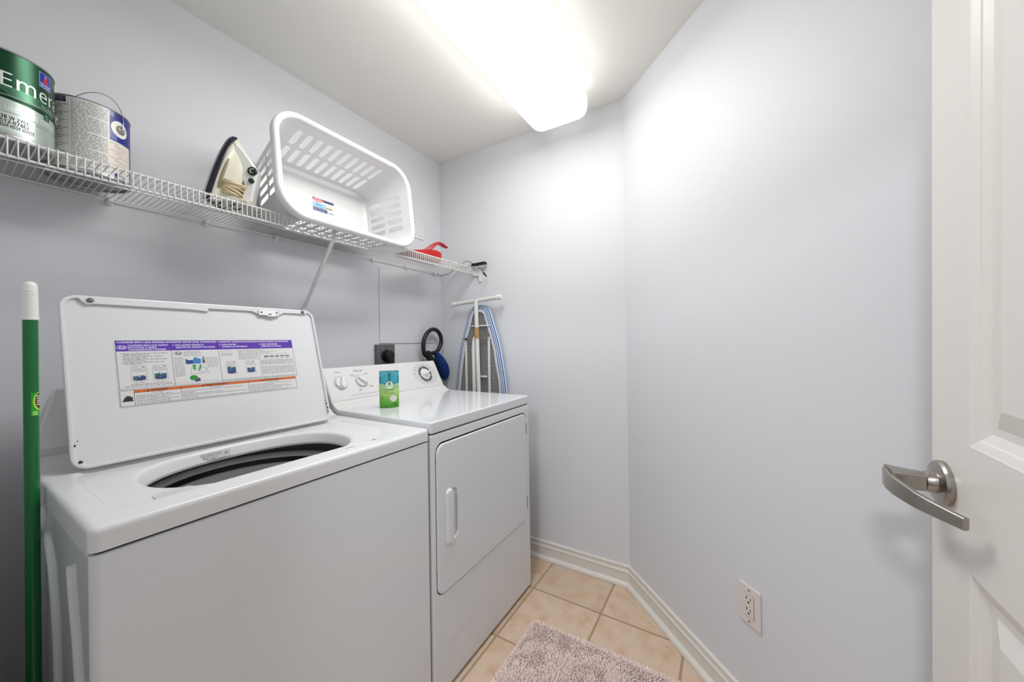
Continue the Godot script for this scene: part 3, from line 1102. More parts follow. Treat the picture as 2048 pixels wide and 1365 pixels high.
func dryer() -> void:
	var at := Vector3(-1.197, 0, -1.243)
	var root := thing("clothes_dryer", "white clothes dryer with a side-hinged front door standing right of the washing machine", "dryer", at)
	var x0 := -0.861
	var x1 := -1.535
	var za := -0.8955
	var zb := -1.59
	var zc := (za + zb) / 2
	var hz := za - zb
	var side := func(p: PackedVector2Array, x: float, cz: float, cy: float) -> PackedVector3Array:
		var out := PackedVector3Array()
		for q in p:
			out.append(Vector3(x, cy + q.y, cz + q.x))
		return out
	# cabinet with the recess that the door sits in
	var N := 6
	var yb := 0.0115
	var yt := 0.914
	var b := nb(at)
	var rings := [side.call(MB.rrect(hz, yt - yb, 0.004, N), x1, zc, (yt + yb) / 2)]
	for s in [[0.0, -0.006], [0.0018, -0.0018], [0.006, 0.0]]:
		rings.append(side.call(MB.rrect(hz - 2 * s[0], yt - yb - 2 * s[0], 0.007, N), x0 + s[1], zc, (yt + yb) / 2))
	var dz0 := -0.913
	var dz1 := -1.5585
	var dy0 := 0.349
	var dy1 := 0.8815
	for s in [[0.0, 0.0], [0.0006, -0.002], [0.001, -0.026]]:
		rings.append(side.call(MB.rrect(dz0 - dz1 - 2 * s[0], dy1 - dy0 - 2 * s[0], 0.038, N), x0 + s[1], (dz0 + dz1) / 2, (dy0 + dy1) / 2))
	b.loft(rings)
	part(root, "cabinet", b, M.enamel, 32)
	for c in [[-0.91, -0.93], [-0.91, -1.55], [-1.48, -0.93], [-1.48, -1.55]]:
		var fb := nb(at)
		fb.lathe([[0.0, 0.0], [0.02, 0.0], [0.02, 0.008], [0.01, 0.009], [0.01, 0.014], [0.0, 0.014]], Vector3(c[0], 0, c[1]), 12)
		part(root, "foot", fb, M.rubber)
	var top := nb(at)
	top.rbox(Vector3((x0 - 1.44) / 2, 0.9375, zc), Vector3(x0 + 1.44, 0.041, hz), 0.009, 0.006, 5, 4)
	part(root, "top_panel", top, M.enamel)
	var gk := nb(at)
	gk.rbox(Vector3((x0 - 1.44) / 2, 0.9155, zc), Vector3(x0 + 1.44 - 0.01, 0.004, hz - 0.01), 0.006, 0.0005)
	part(root, "seam_gasket", gk, M.rubber)
	var foot := nb(at)
	foot.extrude(console_foot(), zb + 0.001, za - 0.001, 0.0015)
	part(root, "console_base", foot, M.console, 25)
	var con := nb(at)
	con.extrude(console_profile(0.914), zb + 0.003, za - 0.001, 0.004)
	var console := part(root, "console", con, M.console, 25)
	# printed front of the console
	var cu := Vector3(-0.0752, 0.1393, 0).normalized()
	var cn := Vector3(cu.y, -cu.x, 0)
	var cf := Transform3D(Basis(Vector3(0, 0, -1), cu, cn), Vector3(-1.4195, 0.985, za))
	var pl := nb(at)
	pl.xf = cf * Transform3D(Basis.IDENTITY, Vector3(0, 0, 0.0005))
	pl.quad(Vector3(0.006, 0.004, 0), Vector3(0.686, 0.004, 0), Vector3(0.686, 0.145, 0), Vector3(0.006, 0.145, 0))
	part(console, "printed_fascia", pl, printed(console_print(), 0.35))
	for k in 2:
		var kx: float = [0.0685, 0.1715][k]
		knob(console, at, cf * Transform3D(Basis(Vector3(0, 0, 1), [-0.35, 0.75][k]), Vector3(kx, 0.0815, 0.001)), 0.0265, 0.021, "knob")
	var dial := nb(at)
	dial.xf = cf * Transform3D(Basis(Vector3.RIGHT, PI / 2), Vector3(0.5815, 0.0795, 0.001))
	dial.lathe([[0.0, 0.0], [0.0315, 0.0], [0.0315, 0.003], [0.030, 0.0042], [0.0, 0.0044]], Vector3.ZERO, 40)
	var dd := part(console, "timer_dial", dial, M.plastic)
	knob(dd, at, cf * Transform3D(Basis(Vector3(0, 0, 1), -1.05), Vector3(0.5815, 0.0795, 0.005)), 0.02, 0.022, "timer_knob")
	var mk := nb(at)
	mk.xf = cf * Transform3D(Basis(Vector3.RIGHT, PI / 2), Vector3(0.5575, 0.0725, 0.0052))
	mk.lathe([[0.0, 0.0], [0.0022, 0.0], [0.0022, 0.0006], [0.0, 0.0006]], Vector3.ZERO, 12)
	part(dd, "pointer_mark", mk, M.dark_grey)
	# door
	var gl := 0.0062
	var ez0 := dz0 - gl
	var ez1 := dz1 + 0.0022
	var ey0 := dy0 + 0.0022
	var ey1 := dy1 - 0.0065
	var seal := nb(at)
	seal.loft([side.call(MB.rrect(dz0 - dz1 - 0.004, dy1 - dy0 - 0.004, 0.036, N), x0 - 0.0258, (dz0 + dz1) / 2, (dy0 + dy1) / 2), side.call(MB.rrect(dz0 - dz1 - 0.004, dy1 - dy0 - 0.004, 0.036, N), x0 - 0.0245, (dz0 + dz1) / 2, (dy0 + dy1) / 2)])
	part(root, "door_seal", seal, M.rubber)
	var d := nb(at)
	var dr := []
	var ecz := (ez0 + ez1) / 2
	var ecy := (ey0 + ey1) / 2
	for s in [[0.004, -0.0065], [0.0, -0.004], [0.0008, 0.0], [0.0028, 0.0025], [0.006, 0.0035]]:
		dr.append(side.call(MB.rrect(ez0 - ez1 - 2 * s[0], ey1 - ey0 - 2 * s[0], 0.034, N), x0 + s[1], ecz, ecy))
	var hc := Vector2(-0.998, 0.61)
	for s in [[0.0, 0.0035], [0.0015, 0.0028], [0.003, 0.0], [0.006, -0.011], [0.01, -0.015]]:
		dr.append(side.call(MB.rrect(0.066 - 2 * s[0], 0.188 - 2 * s[0], 0.028 - s[0], N), x0 + s[1], hc.x, hc.y))
	d.loft(dr)
	var dn := part(root, "door", d, M.enamel, 32)
	var h := nb(at)
	var hr := []
	for s in [[0.0, 0.0], [0.0, 0.006], [0.0012, 0.0092], [0.004, 0.012], [0.009, 0.0135]]:
		hr.append(side.call(MB.rrect(0.036 - 1.5 * s[0], 0.196 - 2 * s[0], 0.0165 - 0.7 * s[0], N), x0 + s[1], -0.9775 - s[0] * 0.4, 0.61))
	h.loft(hr)
	part(dn, "handle", h, M.enamel, 45)
	for y in [0.799, 0.433]:
		var hb := nb(at)
		hb.rbox(Vector3(x0 - 0.002, y, -1.5568), Vector3(0.01, 0.056, 0.0034), 0.001, 0.001)
		part(dn, "hinge", hb, M.dark_grey)
	for y in [0.82, 0.43]:
		var lb := nb(at)
		lb.rbox(Vector3(x0 - 0.004, y, -0.9155), Vector3(0.006, 0.012, 0.004), 0.001, 0.001)
		part(root, "catch", lb, M.black)


func knob(parent: Node, at: Vector3, xf: Transform3D, r: float, h: float, called: String) -> void:
	var sk := nb(at)
	sk.xf = xf * Transform3D(Basis(Vector3.RIGHT, PI / 2), Vector3.ZERO)
	sk.lathe([[0.0, 0.0], [r * 1.0, 0.0], [r * 1.0, h * 0.25], [r * 0.97, h * 0.32], [r * 0.9, h * 0.36], [r * 0.82, h * 0.4], [0.0, h * 0.42]], Vector3.ZERO, 40)
	var k := part(parent, called, sk, M.plastic)
	var g := nb(at)
	g.xf = xf
	var rings := []
	for s in [[0.3, 0.3, 1.0], [0.3, 0.75, 0.98], [0.26, 0.92, 0.93], [0.18, 1.0, 0.84]]:
		rings.append(MB.xy(MB.rrect(r * s[0] * 2, r * 1.9 * s[2], r * s[0] * 0.9, 5), h * s[1]))
	g.loft(rings)
	part(k, "grip", g, M.plastic, 45)


func console_print() -> ImageTexture:
	var face := Color(0.88, 0.88, 0.88)
	var ink := Color(0.25, 0.25, 0.27)
	var grey := Color(0.5, 0.5, 0.52)
	var l := Lab.new(2048, 425, face)
	var k := 2048.0 / 0.68
	var rng := RandomNumberGenerator.new()
	rng.seed = 5
	var at := func(x: float, y: float) -> Vector2: return Vector2((x - 0.006) * k, (0.145 - y) * k)
	var s: Vector2 = at.call(0.0685, 0.131)
	l.text("START", s.x - 42, s.y, 17, ink, true, 76)
	s = at.call(0.1715, 0.131)
	l.text("FABRIC CARE", s.x - 78, s.y - 4, 17, ink, true, 150)
	l.fine(s.x - 40, s.y + 20, 84, 11, grey, rng)
	for c in [[0.0685, 0.0815], [0.1715, 0.0815]]:
		var p: Vector2 = at.call(c[0], c[1])
		l.oval(p.x, p.y, 0.0335 * k, 0.0335 * k, Color(0.72, 0.72, 0.73))
		l.oval(p.x, p.y, 0.0315 * k, 0.0315 * k, Color(0.83, 0.83, 0.84))
	for c in [[-0.02, 0.03], [0.016, 0.031]]:
		var p: Vector2 = at.call(0.0685 + c[0], 0.0815 + c[1])
		l.oval(p.x, p.y, 5, 5, ink)
	for c in [[-0.026, 0.027, -0.045, 0.033], [0.022, 0.03, 0.028, 0.036], [-0.018, -0.032, -0.027, -0.042], [0.03, -0.02, 0.033, -0.03]]:
		var p: Vector2 = at.call(0.1715 + c[0], 0.0815 + c[1])
		l.oval(p.x, p.y, 5, 5, ink)
		p = at.call(0.1715 + c[2], 0.0815 + c[3])
		l.fine(p.x, p.y, 56, 12, ink, rng)
		l.fine(p.x, p.y + 17, 50, 12, ink, rng)
	s = at.call(0.098, 0.016)
	l.fine(s.x, s.y, 740, 14, grey, rng)
	# timer ring
	var c0: Vector2 = at.call(0.5815, 0.0795)
	l.oval(c0.x, c0.y, 0.083 * k, 0.064 * k, Color(0.74, 0.75, 0.76))
	l.oval(c0.x, c0.y, 0.081 * k, 0.062 * k, Color(0.84, 0.845, 0.85))
	l.oval(c0.x, c0.y, 0.0485 * k, 0.0485 * k, Color(0.36, 0.36, 0.38))
	l.oval(c0.x, c0.y, 0.0335 * k, 0.0335 * k, face)
	for j in 30:
		var d := Vector2.from_angle(TAU * j / 30.0)
		l.line(c0 + d * 0.0425 * k, c0 + d * 0.046 * k, 3, face)
	for a in [-1.75, 0.25, 2.9, 1.4]:
		var d := Vector2.from_angle(a)
		l.line(c0 + d * 0.033 * k, c0 + d * 0.049 * k, 9, face)
	for j in 16:
		var d := Vector2.from_angle(TAU * (j + 0.3) / 16.0)
		var p := c0 + d * Vector2(0.066 * k, 0.056 * k)
		l.fine(p.x - 30 + d.x * 30, p.y + 4, 58, 9, ink, rng)
	return l.tex()


# ------------------------------------------------------------------ shelf

func wire_shelf() -> void:
	var at := Vector3(LEFT, 1.69, -0.9)
	var root := thing("wire_shelf", "long white wire shelf with a hanging front lip on the left wall", "shelf", at)
	var z0 := 0.0
	var z1 := BACK + 0.004
	var xf := -1.367
	var xb := LEFT + 0.012
	var rail := func(called: String, x: float, y: float, r: float) -> void:
		var b := nb(at)
		b.tube(PackedVector3Array([Vector3(x, y, z0), Vector3(x, y, z1)]), r, 10)
		part(root, called, b, M.white_wire, 50)
	rail.call("front_rail", xf, 1.6978, 0.003)
	rail.call("lip_rail", xf, 1.6585, 0.0032)
	rail.call("middle_rail", -1.51, 1.694, 0.0026)
	rail.call("back_rail", xb, 1.692, 0.003)
	# every deck wire runs from the back rail over the front rail and down to the lip rail
	var w := nb(Vector3(0, 0, 0))
	w.tube(PackedVector3Array([Vector3(xb, 1.6965, 0), Vector3(-1.5, 1.6995, 0), Vector3(xf + 0.0005, 1.7019, 0), Vector3(xf + 0.0034, 1.7012, 0), Vector3(xf + 0.0045, 1.698, 0), Vector3(xf + 0.0043, 1.6585, 0)]), 0.00138, 6)
	var mesh := w.mesh(60)
	var n := int((z0 - z1) / 0.01405)
	for k in n:
		var p := put(root, "deck_wire", mesh, M.white_wire)
		p.position = Vector3(0, 0, -0.0121 - k * 0.01405 + 0.0018) - at
	for z in [-0.075, -0.317, -0.56, -0.8, -1.048, -1.285, -1.522, -1.762]:
		var c := nb(at)
		c.rbox(Vector3(LEFT + 0.003, 1.688, z), Vector3(0.006, 0.026, 0.014), 0.002, 0.002)
		c.rbox(Vector3(LEFT + 0.011, 1.6845, z), Vector3(0.018, 0.006, 0.012), 0.002, 0.002)
		c.rbox(Vector3(LEFT + 0.0185, 1.69, z), Vector3(0.004, 0.014, 0.012), 0.0015, 0.0015)
		part(root, "wall_clip", c, M.plastic)
	# diagonal support from the lip down to the wall
	var s := nb(at)
	var p0 := Vector3(xf - 0.002, 1.656, -0.882)
	var p1 := Vector3(LEFT + 0.002, 1.395, -0.92)
	var d := (p1 - p0).normalized()
	var across := Vector3(0, 0, 1)
	across = (across - d * across.dot(d)).normalized()
	s.xf = Transform3D(Basis(across, d, across.cross(d)), (p0 + p1) / 2)
	s.rbox(Vector3.ZERO, Vector3(0.014, p0.distance_to(p1), 0.0022), 0.001, 0.0008)
	s.rbox(Vector3(0.0065, 0, -0.003), Vector3(0.0015, p0.distance_to(p1) - 0.02, 0.007), 0.0006, 0.0006)
	s.xf = Transform3D.IDENTITY
	s.rbox(p0 + Vector3(0.004, 0.018, 0), Vector3(0.004, 0.044, 0.016), 0.001, 0.001)
	s.rbox(p1 + Vector3(0.0005, -0.015, 0), Vector3(0.003, 0.045, 0.018), 0.001, 0.001)
	part(root, "support_brace", s, M.white_wire)
	# end bracket screwed to the back wall
	var e := nb(at)
	e.extrude(PackedVector2Array([Vector2(-1.372, 1.706), Vector2(-1.318, 1.697), Vector2(-1.3135, 1.692), Vector2(-1.316, 1.612), Vector2(-1.322, 1.608), Vector2(-1.332, 1.612), Vector2(-1.338, 1.636), Vector2(-1.345, 1.646), Vector2(-1.372, 1.65)]), BACK, BACK + 0.012, 0.002)
	e.rbox(Vector3(-1.3675, 1.679, BACK + 0.012), Vector3(0.012, 0.056, 0.02), 0.003, 0.002)
	var eb := part(root, "end_bracket", e, M.plastic)
	var sc := nb(at)
	sc.xf = Transform3D(Basis(Vector3.RIGHT, PI / 2), Vector3(-1.338, 1.641, BACK + 0.0125))
	sc.lathe([[0.0, 0.0], [0.0042, 0.0], [0.004, 0.0015], [0.002, 0.0024], [0.0, 0.0018]], Vector3.ZERO, 12)
	part(eb, "screw", sc, M.grey_plastic)


# ------------------------------------------------------------------ things on the shelf

func laundry_basket() -> void:
	# own axes: x along the long side (away from the doorway), y across, z from the base to the rim
	var tau := deg_to_rad(6.9)
	var d := Vector3(cos(tau), sin(tau), 0)
	var w := Vector3(-sin(tau), cos(tau), 0)
	var rim := Vector3(-1.333, 1.885, -0.96)
	var D := 0.268
	var root := thing("laundry_basket", "white plastic laundry basket with slotted sides lying on its side on the shelf", "basket")
	root.transform = Transform3D(Basis(Vector3(0, 0, -1), w, d), rim)
	var b := nb()
	var th := 0.0024
	# v: 0 at the base, 1 at the rim
	var size := func(v: float) -> Array:
		var e := clampf(v, 0, 1)
		return [lerpf(0.505, 0.592, e), lerpf(0.30, 0.366, e), lerpf(0.06, 0.085, e), -D + v * D]
	# a point of the side walls: s = side 0..3, u -1..1 along the flat part
	var wall := func(s: int, u: float, v: float, inset: float) -> Vector3:
		var q: Array = size.call(v)
		var L: float = q[0] / 2 - inset
		var W: float = q[1] / 2 - inset
		var r: float = q[2]
		match s:
			0: return Vector3(u * (q[0] / 2 - r), W, q[3])
			1: return Vector3(L, -u * (q[1] / 2 - r), q[3])
			2: return Vector3(-u * (q[0] / 2 - r), -W, q[3])
		return Vector3(-L, u * (q[1] / 2 - r), q[3])
	var sheet := func(s: int, u0: float, u1: float, v0: float, v1: float) -> void:
		for j in 2:
			var i0: float = 0.0 if j == 0 else th
			var a: Vector3 = wall.call(s, u0, v0, i0)
			var bb: Vector3 = wall.call(s, u1, v0, i0)
			var c: Vector3 = wall.call(s, u1, v1, i0)
			var dd: Vector3 = wall.call(s, u0, v1, i0)
			if j == 0:
				b.quad(dd, c, bb, a)
			else:
				b.quad(a, bb, c, dd)
	for s in 4:
		var long := s % 2 == 0
		var n := 10 if long else 5
		sheet.call(s, -1.0, 1.0, 0.045, 0.08)
		sheet.call(s, -1.0, 1.0, 0.865, 1.0)
		for row in 2:
			var v0: float = [0.08, 0.475][row]
			var v1: float = [0.475, 0.865][row]
			for k in n:
				var u0 := lerpf(-1, 1, float(k) / n)
				var u1 := lerpf(-1, 1, float(k + 1) / n)
				# cell with an upright slot: ring between the cell's edge and the slot, inside, outside and the cut
				var cell := PackedVector2Array()
				var hole := PackedVector2Array()
				var um := (u0 + u1) / 2
				var vm := (v0 + v1) / 2
				var flat: float = (0.21 if long else 0.105)
				var ru := 0.0125
				var hl := 0.0455
				for q in 24:
					var a := TAU * q / 24.0
					var c := Vector2(cos(a), sin(a))
					var m := maxf(absf(c.x), absf(c.y))
					cell.append(Vector2(um + c.x / m * (u1 - u0) / 2, vm + c.y / m * (v1 - v0) / 2))
					hole.append(Vector2(um + c.x * ru / flat, vm + (c.y * ru + (signf(c.y) * (hl - ru) if absf(c.y) > 0.01 else 0.0)) / D))
				for q in 24:
					var r := (q + 1) % 24
					var o0: Vector3 = wall.call(s, cell[q].x, cell[q].y, 0.0)
					var o1: Vector3 = wall.call(s, cell[r].x, cell[r].y, 0.0)
					var h0: Vector3 = wall.call(s, hole[q].x, hole[q].y, 0.0)
					var h1: Vector3 = wall.call(s, hole[r].x, hole[r].y, 0.0)
					b.quad(o0, o1, h1, h0)
					var p0: Vector3 = wall.call(s, cell[q].x, cell[q].y, th)
					var p1: Vector3 = wall.call(s, cell[r].x, cell[r].y, th)
					var g0: Vector3 = wall.call(s, hole[q].x, hole[q].y, th)
					var g1: Vector3 = wall.call(s, hole[r].x, hole[r].y, th)
					b.quad(p1, p0, g0, g1)
					b.quad(h0, h1, g1, g0)
		# rounded corner that follows this side
		for k in 6:
			for j in 8:
				var v0 := lerpf(0.045, 1.0, j / 8.0)
				var v1 := lerpf(0.045, 1.0, (j + 1) / 8.0)
				var arc := func(f: float, v: float, inset: float) -> Vector3:
					var q: Array = size.call(v)
					var cxy := Vector2(q[0] / 2 - q[2], q[1] / 2 - q[2])
					var a := PI / 2 - (s + f) * PI / 2
					var sg: Array = [[1, 1], [1, -1], [-1, -1], [-1, 1]][s]
					return Vector3(sg[0] * cxy.x + cos(a) * (q[2] - inset), sg[1] * cxy.y + sin(a) * (q[2] - inset), q[3])
				for i in 2:
					var ins: float = 0.0 if i == 0 else th
					var a: Vector3 = arc.call(k / 6.0, v0, ins)
					var bb: Vector3 = arc.call((k + 1) / 6.0, v0, ins)
					var c: Vector3 = arc.call((k + 1) / 6.0, v1, ins)
					var dd: Vector3 = arc.call(k / 6.0, v1, ins)
					if i == 0:
						b.quad(dd, c, bb, a)
					else:
						b.quad(a, bb, c, dd)
	# base with its rounded foot, outside and inside
	for i in 2:
		var ins: float = 0.0 if i == 0 else th
		var rings := []
		for s in [[0.045, 0.0], [0.032, 0.0015], [0.018, 0.006], [0.008, 0.013], [0.0, 0.024]]:
			var q: Array = size.call(s[0])
			rings.append(MB.xy(MB.rrect(q[0] - 2 * (s[1] + ins), q[1] - 2 * (s[1] + ins), q[2] - s[1] * 0.8, 6), q[3] + ins * (1.0 if s[0] < 0.03 else 0.4)))
		b.loft(rings, 2, false, false)
	part(root, "body", b, M.basket, 40)
	# rolled rim
	var rm := nb()
	var rr := []
	var q: Array = size.call(1.0)
	for s in [[-th, -0.012], [-th, 0.001], [0.001, 0.006], [0.006, 0.0095], [0.012, 0.0105], [0.018, 0.008], [0.0215, 0.003], [0.0225, -0.004], [0.0215, -0.016], [0.0195, -0.016], [0.019, -0.004], [0.012, 0.003], [0.003, 0.0], [0.0, -0.012]]:
		var ring := MB.xy(MB.rrect(q[0] + 2 * s[0], q[1] + 2 * s[0], q[2] + s[0], 10), s[1])
		rr.append(ring)
	rm.loft(rr, 0, true)
	part(root, "rim", rm, M.basket, 50)
	var st := nb()
	st.xf = Transform3D(Basis.IDENTITY, Vector3(0, 0, -D + 0.0032))
	var lx := 0.022
	var ly := 0.015
	st.quad(Vector3(lx - 0.051, ly - 0.032, 0), Vector3(lx + 0.051, ly - 0.032, 0), Vector3(lx + 0.051, ly + 0.032, 0), Vector3(lx - 0.051, ly + 0.032, 0))
	part(root, "sticker", st, printed(basket_print(), 0.35))


func basket_print() -> ImageTexture:
	var l := Lab.new(320, 226, Color(0.9, 0.91, 0.93))
	var navy := Color(0.13, 0.16, 0.36)
	var rng := RandomNumberGenerator.new()
	rng.seed = 9
	l.rect(0, 0, 320, 42, navy)
	l.oval(80, 38, 84, 34, Color(0.93, 0.93, 0.95))
	l.oval(80, 36, 76, 27, Color(0.85, 0.3, 0.32))
	l.text("Sterilite", 20, 48, 22, Color(0.97, 0.9, 0.9), true, 120)
	l.rect(0, 72, 190, 84, Color(0.55, 0.75, 0.92))
	l.text("Ultra", 40, 118, 30, Color(0.15, 0.3, 0.65), true, 90)
	l.fine(20, 144, 150, 12, Color(0.2, 0.3, 0.55), rng)
	l.oval(238, 110, 62, 38, Color(0.72, 0.66, 0.5))
	l.oval(238, 96, 58, 20, Color(0.85, 0.83, 0.78))
	for k in 5:
		l.rect(190 + k * 20, 112, 8, 24, Color(0.45, 0.4, 0.3))
	l.rect(0, 158, 210, 60, navy)
	l.fine(14, 182, 180, 13, Color(0.75, 0.8, 0.9), rng)
	l.fine(14, 204, 150, 13, Color(0.75, 0.8, 0.9), rng)
	for k in 14:
		l.rect(224 + k * 6, 186, 2 + k % 3, 30, Color(0.2, 0.2, 0.25))
	return l.tex()


func paint_cans() -> void:
	var R := 0.0825
	var H := 0.2
	var spots := [Vector3(-1.4625, DECK, -0.104), Vector3(-1.562, DECK, -0.26)]
	for k in 2:
		var at: Vector3 = spots[k]
		var root := thing("paint_can", ["green and silver metal paint can nearest the doorway on the wire shelf", "paint can with white text label and blue band standing behind the green can"][k], "paint can", at, "paint cans on the shelf")
		var body := nb(at)
		var segs := 72
		for i in segs:
			var a0 := -PI + TAU * i / segs
			var a1 := -PI + TAU * (i + 1) / segs
			var p := func(a: float, y: float) -> Vector3: return at + Vector3(cos(a) * R, y, -sin(a) * R)
			body.quad(p.call(a0, 0.009), p.call(a1, 0.009), p.call(a1, 0.196), p.call(a0, 0.196), Vector2(float(i) / segs, 1), Vector2(float(i + 1) / segs, 1), Vector2(float(i + 1) / segs, 0), Vector2(float(i) / segs, 0))
		part(root, "body", body, printed(can_print(k), 0.3 if k == 0 else 0.35, 0.55 if k == 0 else 0.0), 60)
		var top := nb(at)
		top.lathe([[R - 0.0005, 0.1955], [R + 0.001, 0.196], [R + 0.0016, 0.1975], [R + 0.001, 0.1993], [R - 0.001, H], [R - 0.004, 0.1985], [R - 0.005, 0.194], [R - 0.012, 0.193], [R - 0.013, 0.197], [R - 0.017, 0.1975], [R - 0.019, 0.19], [0.0, 0.19]], at, 72)
		part(root, "top_rim", top, M.tin, 40)
		var bot := nb(at)
		bot.lathe([[R - 0.0005, 0.009], [R + 0.0014, 0.0078], [R + 0.002, 0.005], [R + 0.0013, 0.001], [R - 0.0008, 0.0], [R - 0.003, 0.0015], [R - 0.004, 0.0065], [R - 0.012, 0.007], [R - 0.014, 0.0045], [0.03, 0.0045], [0.0, 0.005]], at, 72)
		part(root, "bottom_rim", bot, M.tin, 40)
		# ears and wire bail
		var ea: float = [deg_to_rad(84), deg_to_rad(38)][k]
		var ey := 0.102 if k == 0 else 0.152
		var ears := []
		for s in 2:
			var a := ea + PI * s
			var nrm := Vector3(cos(a), 0, -sin(a))
			var c := at + nrm * R + Vector3(0, ey, 0)
			ears.append(c + nrm * 0.006)
			var e := nb(at)
			e.xf = Transform3D(Basis(Vector3.UP.cross(nrm), nrm, Vector3.UP.cross(nrm).cross(nrm)), c)
			e.lathe([[0.0, 0.0], [0.0125, 0.0], [0.0125, 0.0015], [0.0105, 0.004], [0.009, 0.005], [0.006, 0.0045], [0.0045, 0.006], [0.0, 0.0062]], Vector3.ZERO, 24)
			part(root, "handle_ear", e, M.tin, 30)
		var path := PackedVector3Array()
		var ax: Vector3 = (ears[0] - ears[1]) / 2
		var mid: Vector3 = (ears[0] + ears[1]) / 2
		var out := Vector3(ax.z, 0, -ax.x).normalized()
		if out.x < 0:
			out = -out
		for i in 41:
			var a := PI * i / 40
			if k == 0:
				# lying against the front of the can
				path.append(mid + ax * cos(a) * 1.015 + out * sin(a) * (R + 0.004) + Vector3(0, -0.008 * sin(a), 0))
			else:
				path.append(mid + ax * cos(a) * (1.0 if i > 0 and i < 40 else 0.99) + Vector3(0, 0.118 * sin(a), 0) - out * 0.018 * sin(a))
		var wire := nb(at)
		wire.tube(path, 0.0011, 8)
		part(root, "wire_handle", wire, M.steel, 60)


func can_print(k: int) -> ImageTexture:
	var W := 2048
	var H := 720
	var rng := RandomNumberGenerator.new()
	rng.seed = 31 + k
	# 5.69 picture columns per degree; 3956 rows per metre
	var ux := func(deg: float) -> float: return 1024.0 + deg * 5.689
	var vy := func(down: float) -> float: return (down - 0.004) * 3850.0
	if k == 0:
		var l := Lab.new(W, H, Color(0.07, 0.27, 0.17))
		var white := Color(0.93, 0.95, 0.94)
		# lower silver field under a sweeping curve
		for x in range(0, W, 4):
			var f := (x - 1000.0) / 500.0
			var y: float = vy.call(0.112) + 14.0 * sin(f * 1.6)
			l.rect(x, y, 4, H - y, Color(0.72, 0.78, 0.75))
			l.rect(x, y - 5, 4, 5, Color(0.05, 0.2, 0.13))
		for j in 26:
			var x0: float = ux.call(-14.0 + j * 2.2)
			l.line(Vector2(x0, vy.call(0.082)), Vector2(x0 + 150, vy.call(0.108)), 2, Color(0.45, 0.66, 0.55))
		l.text("Emerald", ux.call(-4.5), vy.call(0.084), 122, white, false, 622)
		# blue square emblem
		var bx: float = ux.call(40)
		l.rect(bx, vy.call(0.012), 118, 138, Color(0.1, 0.22, 0.65))
		l.frame(bx, vy.call(0.012), 118, 138, 4, Color(0.75, 0.8, 0.95))
		l.oval(bx + 59, vy.call(0.012) + 30, 12, 14, Color(0.85, 0.6, 0.65))
		l.poly(PackedVector2Array([Vector2(bx + 59, vy.call(0.012) + 34), Vector2(bx + 88, vy.call(0.012) + 64), Vector2(bx + 84, vy.call(0.012) + 84), Vector2(bx + 36, vy.call(0.012) + 84), Vector2(bx + 30, vy.call(0.012) + 64)]), Color(0.85, 0.14, 0.16))
		l.text("SHERWIN", bx + 10, vy.call(0.012) + 108, 15, white, true, 98)
		l.text("WILLIAMS.", bx + 10, vy.call(0.012) + 128, 15, white, true, 98)
		l.fine(ux.call(43), vy.call(0.095), 180, 18, Color(0.6, 0.75, 0.66), rng)
		l.fine(ux.call(46), vy.call(0.102), 170, 16, Color(0.6, 0.75, 0.66), rng)
		l.rect(ux.call(46), vy.call(0.108), 62, 62, Color(0.1, 0.33, 0.24))
		l.text("G", ux.call(46) + 14, vy.call(0.108) + 48, 36, Color(0.6, 0.8, 0.72), false)
		l.text("URETHANE TRIM ENAMEL", ux.call(2), vy.call(0.137), 36, Color(0.9, 0.93, 0.92), false, 480)
		l.rect(0, vy.call(0.142), W, 3, Color(0.4, 0.5, 0.46))
		l.fine(ux.call(30), vy.call(0.15), 230, 18, Color(0.5, 0.58, 0.55), rng)
		l.rect(ux.call(-8), vy.call(0.1445), 240, 150, Color(0.8, 0.84, 0.82))
		l.text("K38 W 2751", ux.call(-6), vy.call(0.1575), 30, Color(0.1, 0.1, 0.12), true, 178)
		l.text("6512-07482", ux.call(-6), vy.call(0.167), 30, Color(0.1, 0.1, 0.12), true, 184)
		l.text("HIGH HIDE WHITE", ux.call(-6), vy.call(0.1765), 30, Color(0.1, 0.1, 0.12), true, 220)
		return l.tex()
	var l := Lab.new(W, H, Color(0.84, 0.84, 0.83))
	var ink := Color(0.2, 0.2, 0.21)
	l.rect(ux.call(-60), 6, 130, 58, Color(0.12, 0.09, 0.2))
	l.fine(ux.call(-58), 32, 110, 12, Color(0.6, 0.6, 0.7), rng)
	l.fine(ux.call(-58), 52, 100, 12, Color(0.6, 0.6, 0.7), rng)
	for j in 30:
		l.fine(ux.call(-75), 94 + j * 20, 226 - 40 * (j % 4), 12, ink, rng)
	l.rect(ux.call(-35), 0, 12, H, Color(0.78, 0.78, 0.77))
	for j in 36:
		l.fine(ux.call(-31), 28 + j * 19, 268 if j % 9 != 7 else 120, 12, ink, rng)
	var bx: float = ux.call(19)
	l.rect(bx, 0, W - bx, 320, Color(0.1, 0.14, 0.5))
	l.rect(bx, 0, 40, 60, Color(0.5, 0.53, 0.66))
	for j in 9:
		l.line(Vector2(bx, 210 + j * 10), Vector2(bx + 70, 240 + j * 9), 3, Color(0.6, 0.66, 0.85))
	l.oval(ux.call(37), vy.call(0.048), 92, 88, Color(0.92, 0.93, 0.88))
	l.rect(ux.call(62), 320, W - ux.call(62), H - 320, Color(0.32, 0.33, 0.4))
	l.rect(bx - 18, 326, ux.call(62) - bx + 18, 340, Color(0.88, 0.84, 0.8))
	for j in 12:
		l.fine(bx - 4 + 40 * (j % 3), 356 + j * 26, 90 + 50 * (j % 2), 11, Color(0.42, 0.38, 0.38), rng)
	l.rect(bx + 40, H - 50, 26, 50, Color(0.12, 0.15, 0.5))
